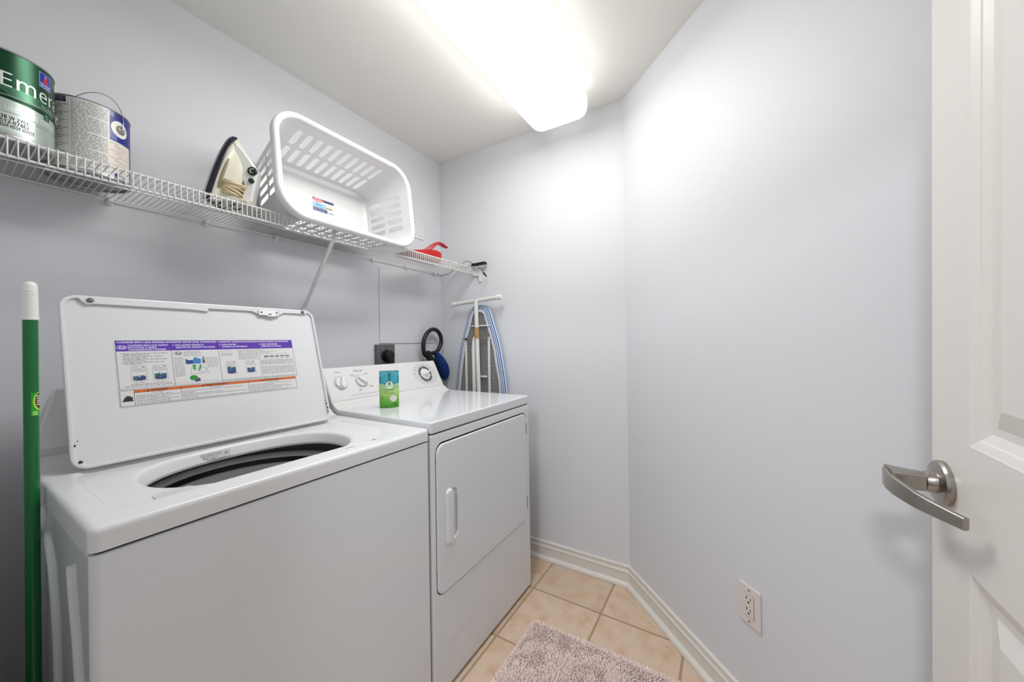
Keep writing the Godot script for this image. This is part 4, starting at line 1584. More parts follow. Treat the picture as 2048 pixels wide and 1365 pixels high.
	l.text("White", bx + 72, H - 24, 26, Color(0.55, 0.3, 0.4), true, 90)
	return l.tex()


func iron() -> void:
	var root := thing("clothes_iron", "cream clothes iron with a dark soleplate edge standing on its heel on the shelf", "iron")
	var s := Vector3(-0.7071, 0, 0.7071)
	var w := Vector3(0.7071, 0, 0.7071)
	var lean := deg_to_rad(13.5)
	var up := Vector3.UP * cos(lean) - s * sin(lean)
	var away := -s * cos(lean) - Vector3.UP * sin(lean)
	# own axes: x away from the soleplate, y towards the tip, z towards the viewer
	root.transform = Transform3D(Basis(away, up, w), Vector3(-1.48, DECK + 0.001, -0.519))
	var k := tan(lean)
	var drop := func(hw: float, tip: float, x: float) -> PackedVector3Array:
		var out := PackedVector3Array()
		var y0 := maxf(0.0, x) * k
		var n := 14
		for i in n:
			var f := float(i) / n
			out.append(Vector3(x, lerpf(y0, tip, f), hw * pow(1 - pow(f, 2.0), 0.72)))
		for i in n:
			var f := 1.0 - float(i) / n
			out.append(Vector3(x, lerpf(y0, tip, f), -hw * pow(1 - pow(f, 2.0), 0.72)))
		out.append(Vector3(x, y0, -hw))
		return out
	var sole := nb()
	sole.loft([drop.call(0.053, 0.238, -0.004), drop.call(0.057, 0.243, -0.002), drop.call(0.057, 0.244, 0.004)])
	part(root, "soleplate", sole, M.tin, 30)
	var skirt := nb()
	skirt.loft([drop.call(0.0585, 0.246, 0.0035), drop.call(0.0595, 0.247, 0.006), drop.call(0.0595, 0.247, 0.017), drop.call(0.057, 0.244, 0.0195)])
	part(root, "skirt", skirt, mat(Color(0.1, 0.07, 0.16), 0.3), 30)
	var cream := mat(Color(0.87, 0.86, 0.79), 0.35)
	var body := nb()
	body.loft([drop.call(0.0555, 0.242, 0.019), drop.call(0.0545, 0.238, 0.027), drop.call(0.047, 0.228, 0.034), drop.call(0.0425, 0.212, 0.05), drop.call(0.036, 0.19, 0.066), drop.call(0.028, 0.16, 0.076)])
	part(root, "body", body, cream, 30)
	var white := mat(Color(0.9, 0.9, 0.88), 0.35)
	var hd := nb()
	hd.extrude(PackedVector2Array([Vector2(0.022, 0.226), Vector2(0.05, 0.208), Vector2(0.082, 0.178), Vector2(0.098, 0.162), Vector2(0.108, 0.149), Vector2(0.112, 0.132), Vector2(0.117, 0.028), Vector2(0.086, 0.021), Vector2(0.083, 0.085), Vector2(0.077, 0.1), Vector2(0.06, 0.11), Vector2(0.04, 0.115)]), -0.02, 0.02, 0.005)
	part(root, "handle", hd, white, 40)
	var heel := nb()
	heel.extrude(PackedVector2Array([Vector2(0.02, 0.02 * k), Vector2(0.117, 0.117 * k), Vector2(0.117, 0.117 * k + 0.012), Vector2(0.09, 0.09 * k + 0.014), Vector2(0.05, 0.05 * k + 0.02), Vector2(0.02, 0.03)]), -0.045, 0.045, 0.003)
	part(root, "heel_rest", heel, cream, 30)
	var groove := nb()
	groove.tube(PackedVector3Array([Vector3(0.031, 0.155, 0.037), Vector3(0.031, 0.13, 0.0425), Vector3(0.031, 0.1, 0.047), Vector3(0.031, 0.07, 0.0495), Vector3(0.031, 0.05, 0.0505)]), [0.002, 0.004, 0.0045, 0.0045, 0.003], 10)
	part(root, "water_window", groove, mat(Color(0.55, 0.51, 0.4), 0.3), 60)
	var green := mat(Color(0.05, 0.13, 0.11), 0.35)
	var dial := nb()
	dial.xf = Transform3D(Basis(Vector3.RIGHT, PI / 2), Vector3(0.097, 0.142, 0.019))
	dial.lathe([[0.0, 0.0], [0.0145, 0.0], [0.0145, 0.005], [0.0125, 0.0075], [0.0, 0.008]], Vector3.ZERO, 28)
	var dn := part(root, "dial", dial, green)
	var mark := nb()
	var arc := PackedVector3Array()
	for i in 13:
		var a := PI * 0.35 + PI * 1.25 * i / 12
		arc.append(Vector3(0.099 + cos(a) * 0.007, 0.142 + sin(a) * 0.007, 0.0272))
	mark.tube(arc, 0.001, 6)
	part(dn, "dial_mark", mark, white)
	var btn := nb()
	btn.xf = Transform3D(Basis(Vector3.RIGHT, PI / 2), Vector3(0.1015, 0.109, 0.019))
	btn.lathe([[0.0, 0.0], [0.0085, 0.0], [0.0085, 0.006], [0.007, 0.008], [0.0, 0.0085]], Vector3.ZERO, 20)
	part(root, "steam_button", btn, green)
	# cord wound round the heel
	var rng := RandomNumberGenerator.new()
	rng.seed = 17
	var path := PackedVector3Array()
	for i in 8 * 22 + 1:
		var f := i / 22.0
		var a := TAU * f
		var turn := int(f)
		var wob := 0.006 * sin(turn * 2.4 + a * 0.5)
		path.append(Vector3(0.054 + cos(a) * (0.036 + wob), 0.046 + 0.0048 * f + sin(a + turn * 1.3) * 0.011 + 0.008 * sin(turn * 1.9), sin(a) * (0.05 + 0.006 * sin(turn * 3.1))))
	var cord := nb()
	cord.tube(path, 0.0034, 7)
	part(root, "cord", cord, mat(Color(0.84, 0.77, 0.62), 0.55), 60)


func scoop() -> void:
	var at := Vector3(-1.465, DECK, -1.47)
	var root := thing("plastic_scoop", "red plastic scoop with an upturned handle lying on the shelf right of the basket", "scoop", at)
	var red := mat(Color(0.77, 0.025, 0.035), 0.28)
	var b := nb(at)
	# open trough: outside and inside sections from the lip (near the basket) to the rounded back
	var rings := []
	var n := 19
	var out := [[-1.325, 0.042, 0.006], [-1.36, 0.05, 0.018], [-1.41, 0.053, 0.03], [-1.47, 0.053, 0.042], [-1.52, 0.052, 0.052], [-1.55, 0.05, 0.052], [-1.575, 0.045, 0.05], [-1.592, 0.038, 0.047], [-1.604, 0.028, 0.042], [-1.611, 0.017, 0.037], [-1.613, 0.005, 0.033]]
	for j in 2:
		var t: float = 0.0 if j == 0 else 0.0025
		var seq := out if j == 0 else out.duplicate()
		if j == 1:
			seq.reverse()
		for s in seq:
			var ring := PackedVector3Array()
			var hw: float = s[1] - t
			var h: float = s[2]
			for i in n:
				var a := PI + PI * i / (n - 1)
				var e := 0.5
				var xx := signf(cos(a)) * pow(absf(cos(a)), e) * hw
				var yy := h + signf(sin(a)) * pow(absf(sin(a)), e) * (h - t)
				ring.append(Vector3(-1.465 + xx, DECK + yy + 0.0005, s[0] + (t if j == 1 else 0.0)))
			rings.append(ring)
	for j in rings.size() - 1:
		for i in n - 1:
			b.quad(rings[j][i], rings[j][i + 1], rings[j + 1][i + 1], rings[j + 1][i])
	for j in out.size() - 1:
		var q := rings.size() - 1 - j
		b.quad(rings[j][0], rings[j + 1][0], rings[q - 1][0], rings[q][0])
		b.quad(rings[j + 1][n - 1], rings[j][n - 1], rings[q][n - 1], rings[q - 1][n - 1])
	part(root, "pan", b, red, 62)
	# domed hood over the back that runs out into the handle
	var hd := nb(at)
	var hr := []
	for s in [[-1.47, 0.052, 0.044, 0.002], [-1.50, 0.05, 0.053, 0.006], [-1.53, 0.04, 0.07, 0.009], [-1.555, 0.026, 0.09, 0.011], [-1.58, 0.02, 0.107, 0.011], [-1.605, 0.018, 0.117, 0.0095], [-1.63, 0.018, 0.117, 0.0085], [-1.652, 0.018, 0.112, 0.008], [-1.668, 0.012, 0.109, 0.006]]:
		var ring := PackedVector3Array()
		for c in MB.oval(s[1] * 2, s[3] * 2, 2.4, 3):
			ring.append(Vector3(-1.465 + c.x, DECK + s[2] + c.y, s[0]))
		hr.append(ring)
	hd.loft(hr)
	part(root, "handle", hd, red, 50)
	var eye := nb(at)
	var ep := PackedVector3Array()
	for i in 20:
		ep.append(Vector3(-1.465 + cos(TAU * i / 20) * 0.011, DECK + 0.108, -1.672 + sin(TAU * i / 20) * 0.011))
	eye.tube(ep, 0.0042, 8, true)
	part(root, "hanging_loop", eye, red, 60)


func adapter() -> void:
	var at := Vector3(-1.31, 1.71, -1.805)
	var root := thing("power_adapter", "black electronic adapter with thin cables on the far end of the shelf", "adapter", at)
	var b := nb(at)
	b.xf = Transform3D(Basis(Vector3.BACK, 0.06) * Basis(Vector3.UP, 0.12), Vector3(-1.311, 1.7135, -1.803))
	b.rbox(Vector3.ZERO, Vector3(0.094, 0.013, 0.034), 0.003, 0.002)
	part(root, "case", b, M.black)
	var led := nb(at)
	led.xf = b.xf
	led.rbox(Vector3(0.005, 0.0066, 0.004), Vector3(0.06, 0.001, 0.012), 0.002, 0.0004)
	part(root, "label_plate", led, M.grey_plastic)
	var bend := func(pts: Array) -> PackedVector3Array:
		var c := Curve3D.new()
		for i in pts.size():
			var p: Vector3 = pts[i]
			var tan_: Vector3 = (pts[mini(i + 1, pts.size() - 1)] - pts[maxi(i - 1, 0)]) / 6.0
			c.add_point(p, -tan_, tan_)
		return c.tessellate(4, 3)
	var y := DECK + 0.0035
	for pts in [
		[Vector3(-1.35, 1.712, -1.805), Vector3(-1.372, 1.73, -1.80), Vector3(-1.395, 1.741, -1.795), Vector3(-1.42, 1.734, -1.79), Vector3(-1.44, y, -1.79), Vector3(-1.458, 1.737, -1.795), Vector3(-1.478, y + 0.02, -1.81), Vector3(-1.45, y, -1.82), Vector3(-1.40, y, -1.815), Vector3(-1.36, 1.711, -1.81)],
		[Vector3(-1.355, 1.711, -1.80), Vector3(-1.40, y, -1.78), Vector3(-1.45, y, -1.775), Vector3(-1.49, 1.714, -1.785), Vector3(-1.47, 1.728, -1.8), Vector3(-1.43, 1.722, -1.805), Vector3(-1.38, y, -1.80)],
		[Vector3(-1.38, y, -1.79), Vector3(-1.43, y, -1.8), Vector3(-1.5, y, -1.78), Vector3(-1.51, 1.69, -1.785), Vector3(-1.535, 1.682, -1.79), Vector3(-1.565, 1.675, -1.79), Vector3(-1.605, 1.671, -1.79), Vector3(-1.63, 1.676, -1.79), Vector3(-1.642, 1.69, -1.79)],
		[Vector3(-1.33, 1.709, -1.80), Vector3(-1.315, 1.695, -1.795), Vector3(-1.295, 1.682, -1.79), Vector3(-1.28, 1.668, -1.79), Vector3(-1.273, 1.655, -1.79)],
	]:
		var c := nb(at)
		c.tube(bend.call(pts), 0.0017, 6)
		part(root, "cable", c, M.black, 60)
	var plug := nb(at)
	plug.xf = Transform3D(Basis(Vector3.BACK, deg_to_rad(40)), Vector3(-1.262, 1.645, -1.79))
	plug.rbox(Vector3(0, 0, 0), Vector3(0.011, 0.024, 0.008), 0.003, 0.003)
	plug.rbox(Vector3(0, -0.017, 0), Vector3(0.007, 0.014, 0.004), 0.001, 0.001)
	part(root, "plug", plug, M.black)


# ------------------------------------------------------------------ things on the walls

func access_panel() -> void:
	var at := Vector3(LEFT, 1.445, -1.546)
	var root := thing("access_panel", "large grey-painted access panel screwed to the wall under the shelf", "panel", at)
	var b := nb(at)
	b.rbox(Vector3(LEFT + 0.003, 1.4455, -1.5475), Vector3(0.006, 0.43, 0.432), 0.0015, 0.0012, 2, 2)
	part(root, "cover", b, M.wall)
	for c in [[1.646, -1.352], [1.626, -1.742], [1.252, -1.35], [1.246, -1.74]]:
		var s := nb(at)
		s.xf = Transform3D(Basis(Vector3.BACK, -PI / 2), Vector3(LEFT + 0.0055, c[0], c[1]))
		s.lathe([[0.0, 0.0], [0.0055, 0.0], [0.0048, 0.0016], [0.002, 0.0022], [0.0, 0.0016]], Vector3.ZERO, 14)
		part(root, "screw", s, M.wall)


func blank_plate() -> void:
	var at := Vector3(LEFT, 1.943, -1.62)
	var root := thing("cover_plate", "white blank cover plate with four screws on the wall behind the basket", "wall plate", at)
	var b := nb(at)
	b.rbox(Vector3(LEFT + 0.0025, 1.943, -1.617), Vector3(0.005, 0.116, 0.13), 0.002, 0.0015)
	part(root, "plate", b, mat(Color(0.875, 0.88, 0.89), 0.45))
	for c in [[1.982, -1.604], [1.982, -1.652], [1.905, -1.604], [1.905, -1.652]]:
		var s := nb(at)
		s.xf = Transform3D(Basis(Vector3.BACK, -PI / 2), Vector3(LEFT + 0.005, c[0], c[1]))
		s.lathe([[0.0, 0.0], [0.0033, 0.0], [0.003, 0.001], [0.0, 0.0014]], Vector3.ZERO, 12)
		part(root, "screw", s, M.grey_plastic)


func dryer_outlet() -> void:
	var at := Vector3(LEFT, 1.165, -1.357)
	var root := thing("dryer_outlet", "grey metal outlet box on the wall above the dryer console", "outlet", at)
	var b := nb(at)
	b.rbox(Vector3(LEFT + 0.012, 1.158, -1.357), Vector3(0.024, 0.132, 0.122), 0.003, 0.002)
	part(root, "box", b, mat(Color(0.4, 0.4, 0.41), 0.4, 0.3))
	var f := nb(at)
	f.xf = Transform3D(Basis(Vector3.BACK, -PI / 2), Vector3(LEFT + 0.0235, 1.163, -1.354))
	f.lathe([[0.0, 0.0], [0.032, 0.0], [0.032, 0.006], [0.03, 0.008], [0.0, 0.008]], Vector3.ZERO, 32)
	part(root, "receptacle", f, M.black)
	for c in [[1.2, -1.332], [1.2, -1.382], [1.12, -1.332]]:
		var s := nb(at)
		s.xf = Transform3D(Basis(Vector3.BACK, -PI / 2), Vector3(LEFT + 0.024, c[0], c[1]))
		s.lathe([[0.0, 0.0], [0.004, 0.0], [0.0036, 0.0015], [0.0, 0.002]], Vector3.ZERO, 12)
		part(root, "screw", s, M.steel)
	var pt := Vector3(LEFT + 0.032, 1.15, -1.36)
	var plug := thing("dryer_plug", "black dryer power plug pushed into the grey outlet box", "plug", pt)
	var p := nb(pt)
	p.xf = Transform3D(Basis(Vector3.BACK, -PI / 2), Vector3(LEFT + 0.0318, 1.163, -1.362))
	p.lathe([[0.0, 0.0], [0.027, 0.0], [0.028, 0.01], [0.0265, 0.024], [0.022, 0.029], [0.0, 0.031]], Vector3.ZERO, 28)
	part(plug, "body", p, M.black)
	var c := nb(pt)
	c.tube(PackedVector3Array([Vector3(LEFT + 0.046, 1.155, -1.363), Vector3(LEFT + 0.05, 1.13, -1.365), Vector3(LEFT + 0.05, 1.10, -1.366), Vector3(LEFT + 0.052, 1.03, -1.367), Vector3(LEFT + 0.055, 0.8, -1.367), Vector3(LEFT + 0.06, 0.45, -1.36), Vector3(LEFT + 0.1, 0.3, -1.35)]), [0.02, 0.018, 0.013, 0.0095, 0.0095, 0.0095, 0.0095], 14)
	part(plug, "cord", c, M.black, 60)


func ironing_board() -> void:
	var cx := -1.313
	var at := Vector3(cx, 0, -1.8)
	var root := thing("ironing_board", "folded ironing board in blue and white striped cover standing behind the dryer", "ironing board", at)
	var half := [[1.458, 0.0], [1.4555, 0.028], [1.449, 0.047], [1.438, 0.063], [1.42, 0.078], [1.395, 0.088], [1.364, 0.097], [1.31, 0.116], [1.25, 0.136], [1.18, 0.153], [1.1, 0.167], [1.0, 0.184], [0.93, 0.191], [0.8, 0.194], [0.5, 0.194], [0.2, 0.192], [0.1, 0.185], [0.07, 0.17]]
	var hw := func(y: float) -> float:
		for i in half.size() - 1:
			if y <= half[i][0] and y >= half[i + 1][0]:
				return lerpf(half[i + 1][1], half[i][1], (y - half[i + 1][0]) / (half[i][0] - half[i + 1][0]))
		return 0.0
	var outline := PackedVector2Array()
	for s in half:
		outline.append(Vector2(s[1], s[0]))
	for i in range(half.size() - 1, 0, -1):
		outline.append(Vector2(-half[i][1], half[i][0]))
	var inset := func(d: float, z: float, wav: float) -> PackedVector3Array:
		var out := PackedVector3Array()
		var n := outline.size()
		for i in n:
			var p := outline[i]
			var t0 := (p - outline[(i - 1 + n) % n]).normalized()
			var t1 := (outline[(i + 1) % n] - p).normalized()
			var nn := (Vector2(t0.y, -t0.x) + Vector2(t1.y, -t1.x)).normalized()
			var dd := d + wav * sin(i * 2.7)
			out.append(Vector3(cx + p.x + nn.x * dd, p.y + nn.y * dd, z + wav * 0.3 * cos(i * 1.9)))
		return out
	var b := nb(at)
	var seqs := [[0.06, -1.822], [0.006, -1.8225], [0.0, -1.819], [-0.003, -1.812], [-0.002, -1.803], [0.003, -1.796], [0.012, -1.792], [0.03, -1.790], [0.043, -1.7895], [0.0435, -1.7915]]
	var rings := []
	for s in seqs:
		rings.append(inset.call(s[0], s[1], 0.0015 if s[0] > 0.02 and s[1] > -1.8 else 0.0))
	var from := b.v.size()
	b.loft(rings, 1, false, false)
	b.orient(from)
	for i in b.v.size():
		# stripes run along the board and drift with its slanting edge
		var p := b.v[i]
		var u: float = (p.x + p.y * 0.2) / 0.07
		if p.x > 0.012:
			u = (hw.call(p.y) - p.x) / 0.066
		b.t[i] = Vector2(u, p.y)
	part(root, "cover", b, M.stripes, 40)
	var hem := nb(at)
	hem.loft([inset.call(0.027, -1.7885, 0.0015), inset.call(0.0425, -1.788, 0.0015), inset.call(0.0445, -1.79, 0.0015)], 0, false, true)
	part(root, "hem", hem, mat(Color(0.82, 0.79, 0.83), 0.8), 40)
	# felt behind the steel mesh
	var pad := nb(at)
	pad.loft([inset.call(0.02, -1.803, 0.0), inset.call(0.02, -1.8, 0.0)], 2)
	part(root, "padding", pad, mat(Color(0.3, 0.3, 0.3), 0.9))
	# expanded steel: two families of slanting strips, clipped to the outline
	var lat := nb(at)
	for fam in 2:
		var slope: float = 1.45 if fam == 0 else -1.45
		var c0 := -0.6
		while c0 < 2.2:
			var seg := PackedVector3Array()
			for i in 81:
				var x := lerpf(-0.17, 0.17, i / 80.0)
				var y := c0 + slope * x
				if y > 0.6 and y < 1.44 and absf(x) < hw.call(y) - 0.03:
					seg.append(Vector3(cx + x, y, -1.7965 + 0.0006 * fam))
				else:
					if seg.size() > 1:
						lat.tube(PackedVector3Array([seg[0], seg[seg.size() - 1]]), 0.0014, 4)
					seg = PackedVector3Array()
			if seg.size() > 1:
				lat.tube(PackedVector3Array([seg[0], seg[seg.size() - 1]]), 0.0014, 4)
			c0 += 0.0195
	var ln := part(root, "steel_mesh", lat, mat(Color(0.78, 0.79, 0.78), 0.4, 0.3), 60)
	ln.set_meta("kind", "stuff")
	var steel := mat(Color(0.85, 0.86, 0.84), 0.35)
	# frame rails, cross bars and axle
	for x in [-0.094, 0.08]:
		var f := nb(at)
		f.rbox(Vector3(cx + x, 0.66, -1.786), Vector3(0.014, 1.2, 0.012), 0.003, 0.002)
		part(root, "frame_rail", f, steel)
	for s in [[1.33, 0.07, 0.009], [1.02, 0.045, 0.012]]:
		var f := nb(at)
		f.rbox(Vector3(cx + 0.02, s[0], -1.785), Vector3(s[1] * 2, s[2], 0.008), 0.002, 0.002)
		part(root, "cross_bar", f, steel)
	var axle := nb(at)
	axle.tube(PackedVector3Array([Vector3(cx - 0.098, 1.248, -1.774), Vector3(cx + 0.085, 1.252, -1.774)]), 0.004, 10)
	part(root, "axle", axle, M.steel)
	var catch_ := nb(at)
	catch_.rbox(Vector3(cx - 0.085, 1.25, -1.775), Vector3(0.014, 0.013, 0.012), 0.002, 0.002)
	part(root, "axle_cap", catch_, M.black)
	# legs with the crosswise foot
	var leg := nb(at)
	leg.tube(PackedVector3Array([Vector3(-1.305, 1.49, -1.757), Vector3(-1.292, 0.93, -1.757), Vector3(-1.289, 0.6, -1.757)]), 0.0125, 16)
	part(root, "leg", leg, steel, 60)
	var leg2 := nb(at)
	leg2.tube(PackedVector3Array([Vector3(-1.328, 1.262, -1.766), Vector3(-1.331, 1.235, -1.764), Vector3(-1.331, 1.19, -1.762), Vector3(-1.329, 0.93, -1.762), Vector3(-1.327, 0.6, -1.762)]), [0.007, 0.01, 0.0125, 0.0125, 0.0125], 16)
	part(root, "leg", leg2, steel, 60)
	var tape := nb(at)
	tape.tube(PackedVector3Array([Vector3(-1.302, 1.318, -1.757), Vector3(-1.300, 1.252, -1.757)]), 0.0145, 16)
	part(root, "tape_wrap", tape, mat(Color(0.68, 0.53, 0.33), 0.5), 60)
	var bar := nb(at)
	var a := Vector3(-1.499, 1.472, -1.776)
	var z := Vector3(-1.136, 1.493, -1.772)
	bar.tube(PackedVector3Array([a, z]), 0.0125, 16)
	var fb := part(root, "foot_bar", bar, steel, 60)
	for k in 2:
		var cap := nb(at)
		var e: Vector3 = [a, z][k]
		var dir: Vector3 = (z - a).normalized() * (-1.0 if k == 0 else 1.0)
		cap.tube(PackedVector3Array([e - dir * 0.026, e - dir * 0.024, e + dir * 0.004, e + dir * 0.007]), [0.0138, 0.0155, 0.0158, 0.013], 16)
		part(fb, "rubber_cap", cap, M.plastic, 45)


func scrub_brush() -> void:
	var at := Vector3(-1.615, 1.0, -1.74)
	var root := thing("scrub_brush", "scrub brush with black loop handle and blue bristle pad wedged in the corner", "brush", at)
	var curve := func(pts: Array, closed := false) -> PackedVector3Array:
		var out := PackedVector3Array()
		var n := pts.size()
		var segs := n if closed else n - 1
		for i in segs:
			for k in 6:
				var p := []
				for j in [-1, 0, 1, 2]:
					var q: int = posmod(i + j, n) if closed else clampi(i + j, 0, n - 1)
					p.append(Vector3(-1.6, pts[q][1], pts[q][0]))
				out.append(p[1].cubic_interpolate(p[2], p[0], p[3], k / 6.0))
		if not closed:
			out.append(Vector3(-1.6, pts[n - 1][1], pts[n - 1][0]))
		return out
	# loop in the plane of the left wall: (z, y)
	var loop: PackedVector3Array = curve.call([[-1.628, 1.155], [-1.616, 1.205], [-1.625, 1.255], [-1.66, 1.298], [-1.705, 1.316], [-1.75, 1.303], [-1.776, 1.265], [-1.775, 1.225], [-1.752, 1.188], [-1.722, 1.167], [-1.69, 1.163], [-1.662, 1.15]], true)
	var b := nb(at)
	for i in loop.size():
		loop[i].x = -1.605 - 0.012 * (loop[i].y - 1.0)
	b.tube(loop, 0.0128, 10, true)
	part(root, "loop_handle", b, M.black, 60)
	var stem := nb(at)
	stem.tube(PackedVector3Array([Vector3(-1.604, 1.175, -1.645), Vector3(-1.603, 1.14, -1.662), Vector3(-1.6, 1.09, -1.69), Vector3(-1.6, 1.04, -1.72), Vector3(-1.6, 0.99, -1.745)]), [0.017, 0.022, 0.026, 0.024, 0.015], 12)
	part(root, "backing", stem, M.black, 60)
	var pad := nb(at)
	var rings := []
	var p0 := Vector3(-1.596, 1.172, -1.722)
	var p1 := Vector3(-1.596, 0.985, -1.79)
	for i in 13:
		var f := i / 12.0
		var c := p0.lerp(p1, f) + Vector3(0, 0, -0.016 * sin(PI * f))
		var r := 0.043 * pow(maxf(0.0, sin(PI * clampf(f, 0.03, 0.97))), 0.55)
		var ring := PackedVector3Array()
		for k in 16:
			ring.append(c + Vector3(cos(TAU * k / 16) * r * 0.95, sin(TAU * k / 16) * r * 0.35, sin(TAU * k / 16) * r * 0.9))
		rings.append(ring)
	pad.loft(rings)
	var blue := mat(Color(0.05, 0.24, 0.52), 0.85)
	blue.normal_enabled = true
	blue.normal_texture = M.peel
	blue.normal_scale = 1.6
	blue.uv1_triplanar = true
	blue.uv1_scale = Vector3.ONE * 9
	var pn := part(root, "bristle_pad", pad, blue, 60)
	# short loops of nylon standing out of the pad
	var mm := MultiMesh.new()
	mm.transform_format = MultiMesh.TRANSFORM_3D
	var tuft := nb()
	tuft.tube(PackedVector3Array([Vector3.ZERO, Vector3(0.0006, 0.002, 0), Vector3(0, 0.004, 0.0007)]), [0.001, 0.0009, 0.0006], 5)
	mm.mesh = tuft.mesh(60)
	mm.instance_count = 1500
	var rng := RandomNumberGenerator.new()
	rng.seed = 4
	for i in 1500:
		var f := rng.randf_range(0.04, 0.96)
		var c := p0.lerp(p1, f) + Vector3(0, 0, -0.016 * sin(PI * f))
		var r := 0.043 * pow(sin(PI * f), 0.55)
		var a := rng.randf() * TAU
		var nrm := Vector3(cos(a), 0.2 * sin(a), sin(a)).normalized()
		var side := nrm.cross(Vector3(0, 0.93, 0.35)).normalized()
		mm.set_instance_transform(i, Transform3D(Basis(side, nrm, side.cross(nrm)), c + Vector3(cos(a) * r * 0.93, sin(a) * r * 0.34, sin(a) * r * 0.88) - at))
	var mi := MultiMeshInstance3D.new()
	mi.name = "bristles"
	mi.multimesh = mm
	mi.material_override = blue
	mi.set_meta("kind", "stuff")
	root.add_child(mi)


func wall_outlet() -> void:
	var c := Vector3(0.0515, 0.384, -1.3535)
	var n := Vector3(-1, 0, 1).normalized()
	var root := thing("wall_outlet", "white double wall outlet low on the angled wall above the baseboard", "outlet", c)
	root.transform = Transform3D(Basis(Vector3.UP.cross(n), Vector3.UP, n), c)
	var b := nb()
	b.xf = Transform3D(Basis(Vector3.RIGHT, PI / 2), Vector3.ZERO)
	b.rbox(Vector3(0, 0.003, 0), Vector3(0.077, 0.006, 0.123), 0.003, 0.0022, 3, 3)
	part(root, "plate", b, mat(Color(0.87, 0.84, 0.82), 0.35))
	var f := nb()
	f.xf = Transform3D(Basis(Vector3.RIGHT, PI / 2), Vector3.ZERO)
	f.rbox(Vector3(0, 0.0055, 0), Vector3(0.0345, 0.0045, 0.068), 0.002, 0.001)
	var face := part(root, "receptacle", f, mat(Color(0.86, 0.84, 0.82), 0.3))
	var gap := nb()
	gap.xf = b.xf
	gap.rbox(Vector3(0, 0.0037, 0), Vector3(0.037, 0.005, 0.0705), 0.002, 0.0005)
	part(root, "receptacle_gap", gap, M.dark_grey)
	for y in [0.018, -0.017]:
		for s in [[-0.0065, 0.006, 0.003, 0.0095], [0.0065, 0.006, 0.0028, 0.008], [0.0, -0.0065, 0.0058, 0.0058]]:
			var q := nb()
			q.xf = b.xf
			q.rbox(Vector3(s[0], 0.0077, -(y + s[1])), Vector3(s[2], 0.0006, s[3]), 0.0009, 0.0002)
			part(face, "slot", q, M.black)
	for y in [0.0485, -0.0485]:
		var s := nb()
		s.xf = Transform3D(Basis(Vector3.RIGHT, PI / 2), Vector3(0, y, 0.006))
		s.lathe([[0.0, 0.0], [0.0032, 0.0], [0.003, 0.0008], [0.0012, 0.001], [0.0, 0.0005]], Vector3.ZERO, 12)
		part(root, "screw", s, M.grey_plastic)


# ------------------------------------------------------------------ loose things

func pouch() -> void:
	var at := Vector3(-1.231, 0.9586, -1.035)
	var root := thing("detergent_pouch", "teal and green stand-up pouch of laundry pods on top of the dryer", "pouch", at)
	var n := Vector3(1, 0, 0.9).normalized()
	root.transform = Transform3D(Basis(Vector3.UP.cross(n), Vector3.UP, n), at)
	var b := nb()
	var W := 0.079
	var H := 0.155
	var rings := []
	var N := 28
	var prof := [[0.0, 0.96, 0.024], [0.004, 0.98, 0.03], [0.02, 1.0, 0.036], [0.045, 1.0, 0.034], [0.075, 1.0, 0.027], [0.105, 1.0, 0.017], [0.125, 1.0, 0.008], [0.138, 1.0, 0.002], [0.1545, 1.0, 0.0016], [H, 0.995, 0.001]]
	for s in prof:
		var ring := PackedVector3Array()
		for i in N:
			var a := TAU * i / N
			var cc := cos(a)
			var ss := sin(a)
			var x: float = signf(cc) * pow(absf(cc), 0.75) * W / 2 * s[1]
			ring.append(Vector3(x, s[0], signf(ss) * pow(absf(ss), 1.15) * s[2] / 2 + 0.0012 * sin(x * 160.0 + s[0] * 90.0)))
		rings.append(ring)
	b.loft(rings)
	for i in b.v.size():
		b.t[i] = Vector2(clampf(b.v[i].x / W + 0.5, 0.005, 0.995), clampf(1.0 - b.v[i].y / H, 0.003, 0.997))
	part(root, "bag", b, printed(pouch_print(), 0.3), 45)
	var h := nb()
	h.xf = Transform3D(Basis(Vector3.RIGHT, PI / 2), Vector3(0.001, H - 0.006, 0.001))
	h.lathe([[0.0, 0.0], [0.0032, 0.0], [0.0032, 0.0008], [0.0, 0.0008]], Vector3.ZERO, 14)
	part(root, "hang_hole", h, M.plastic)


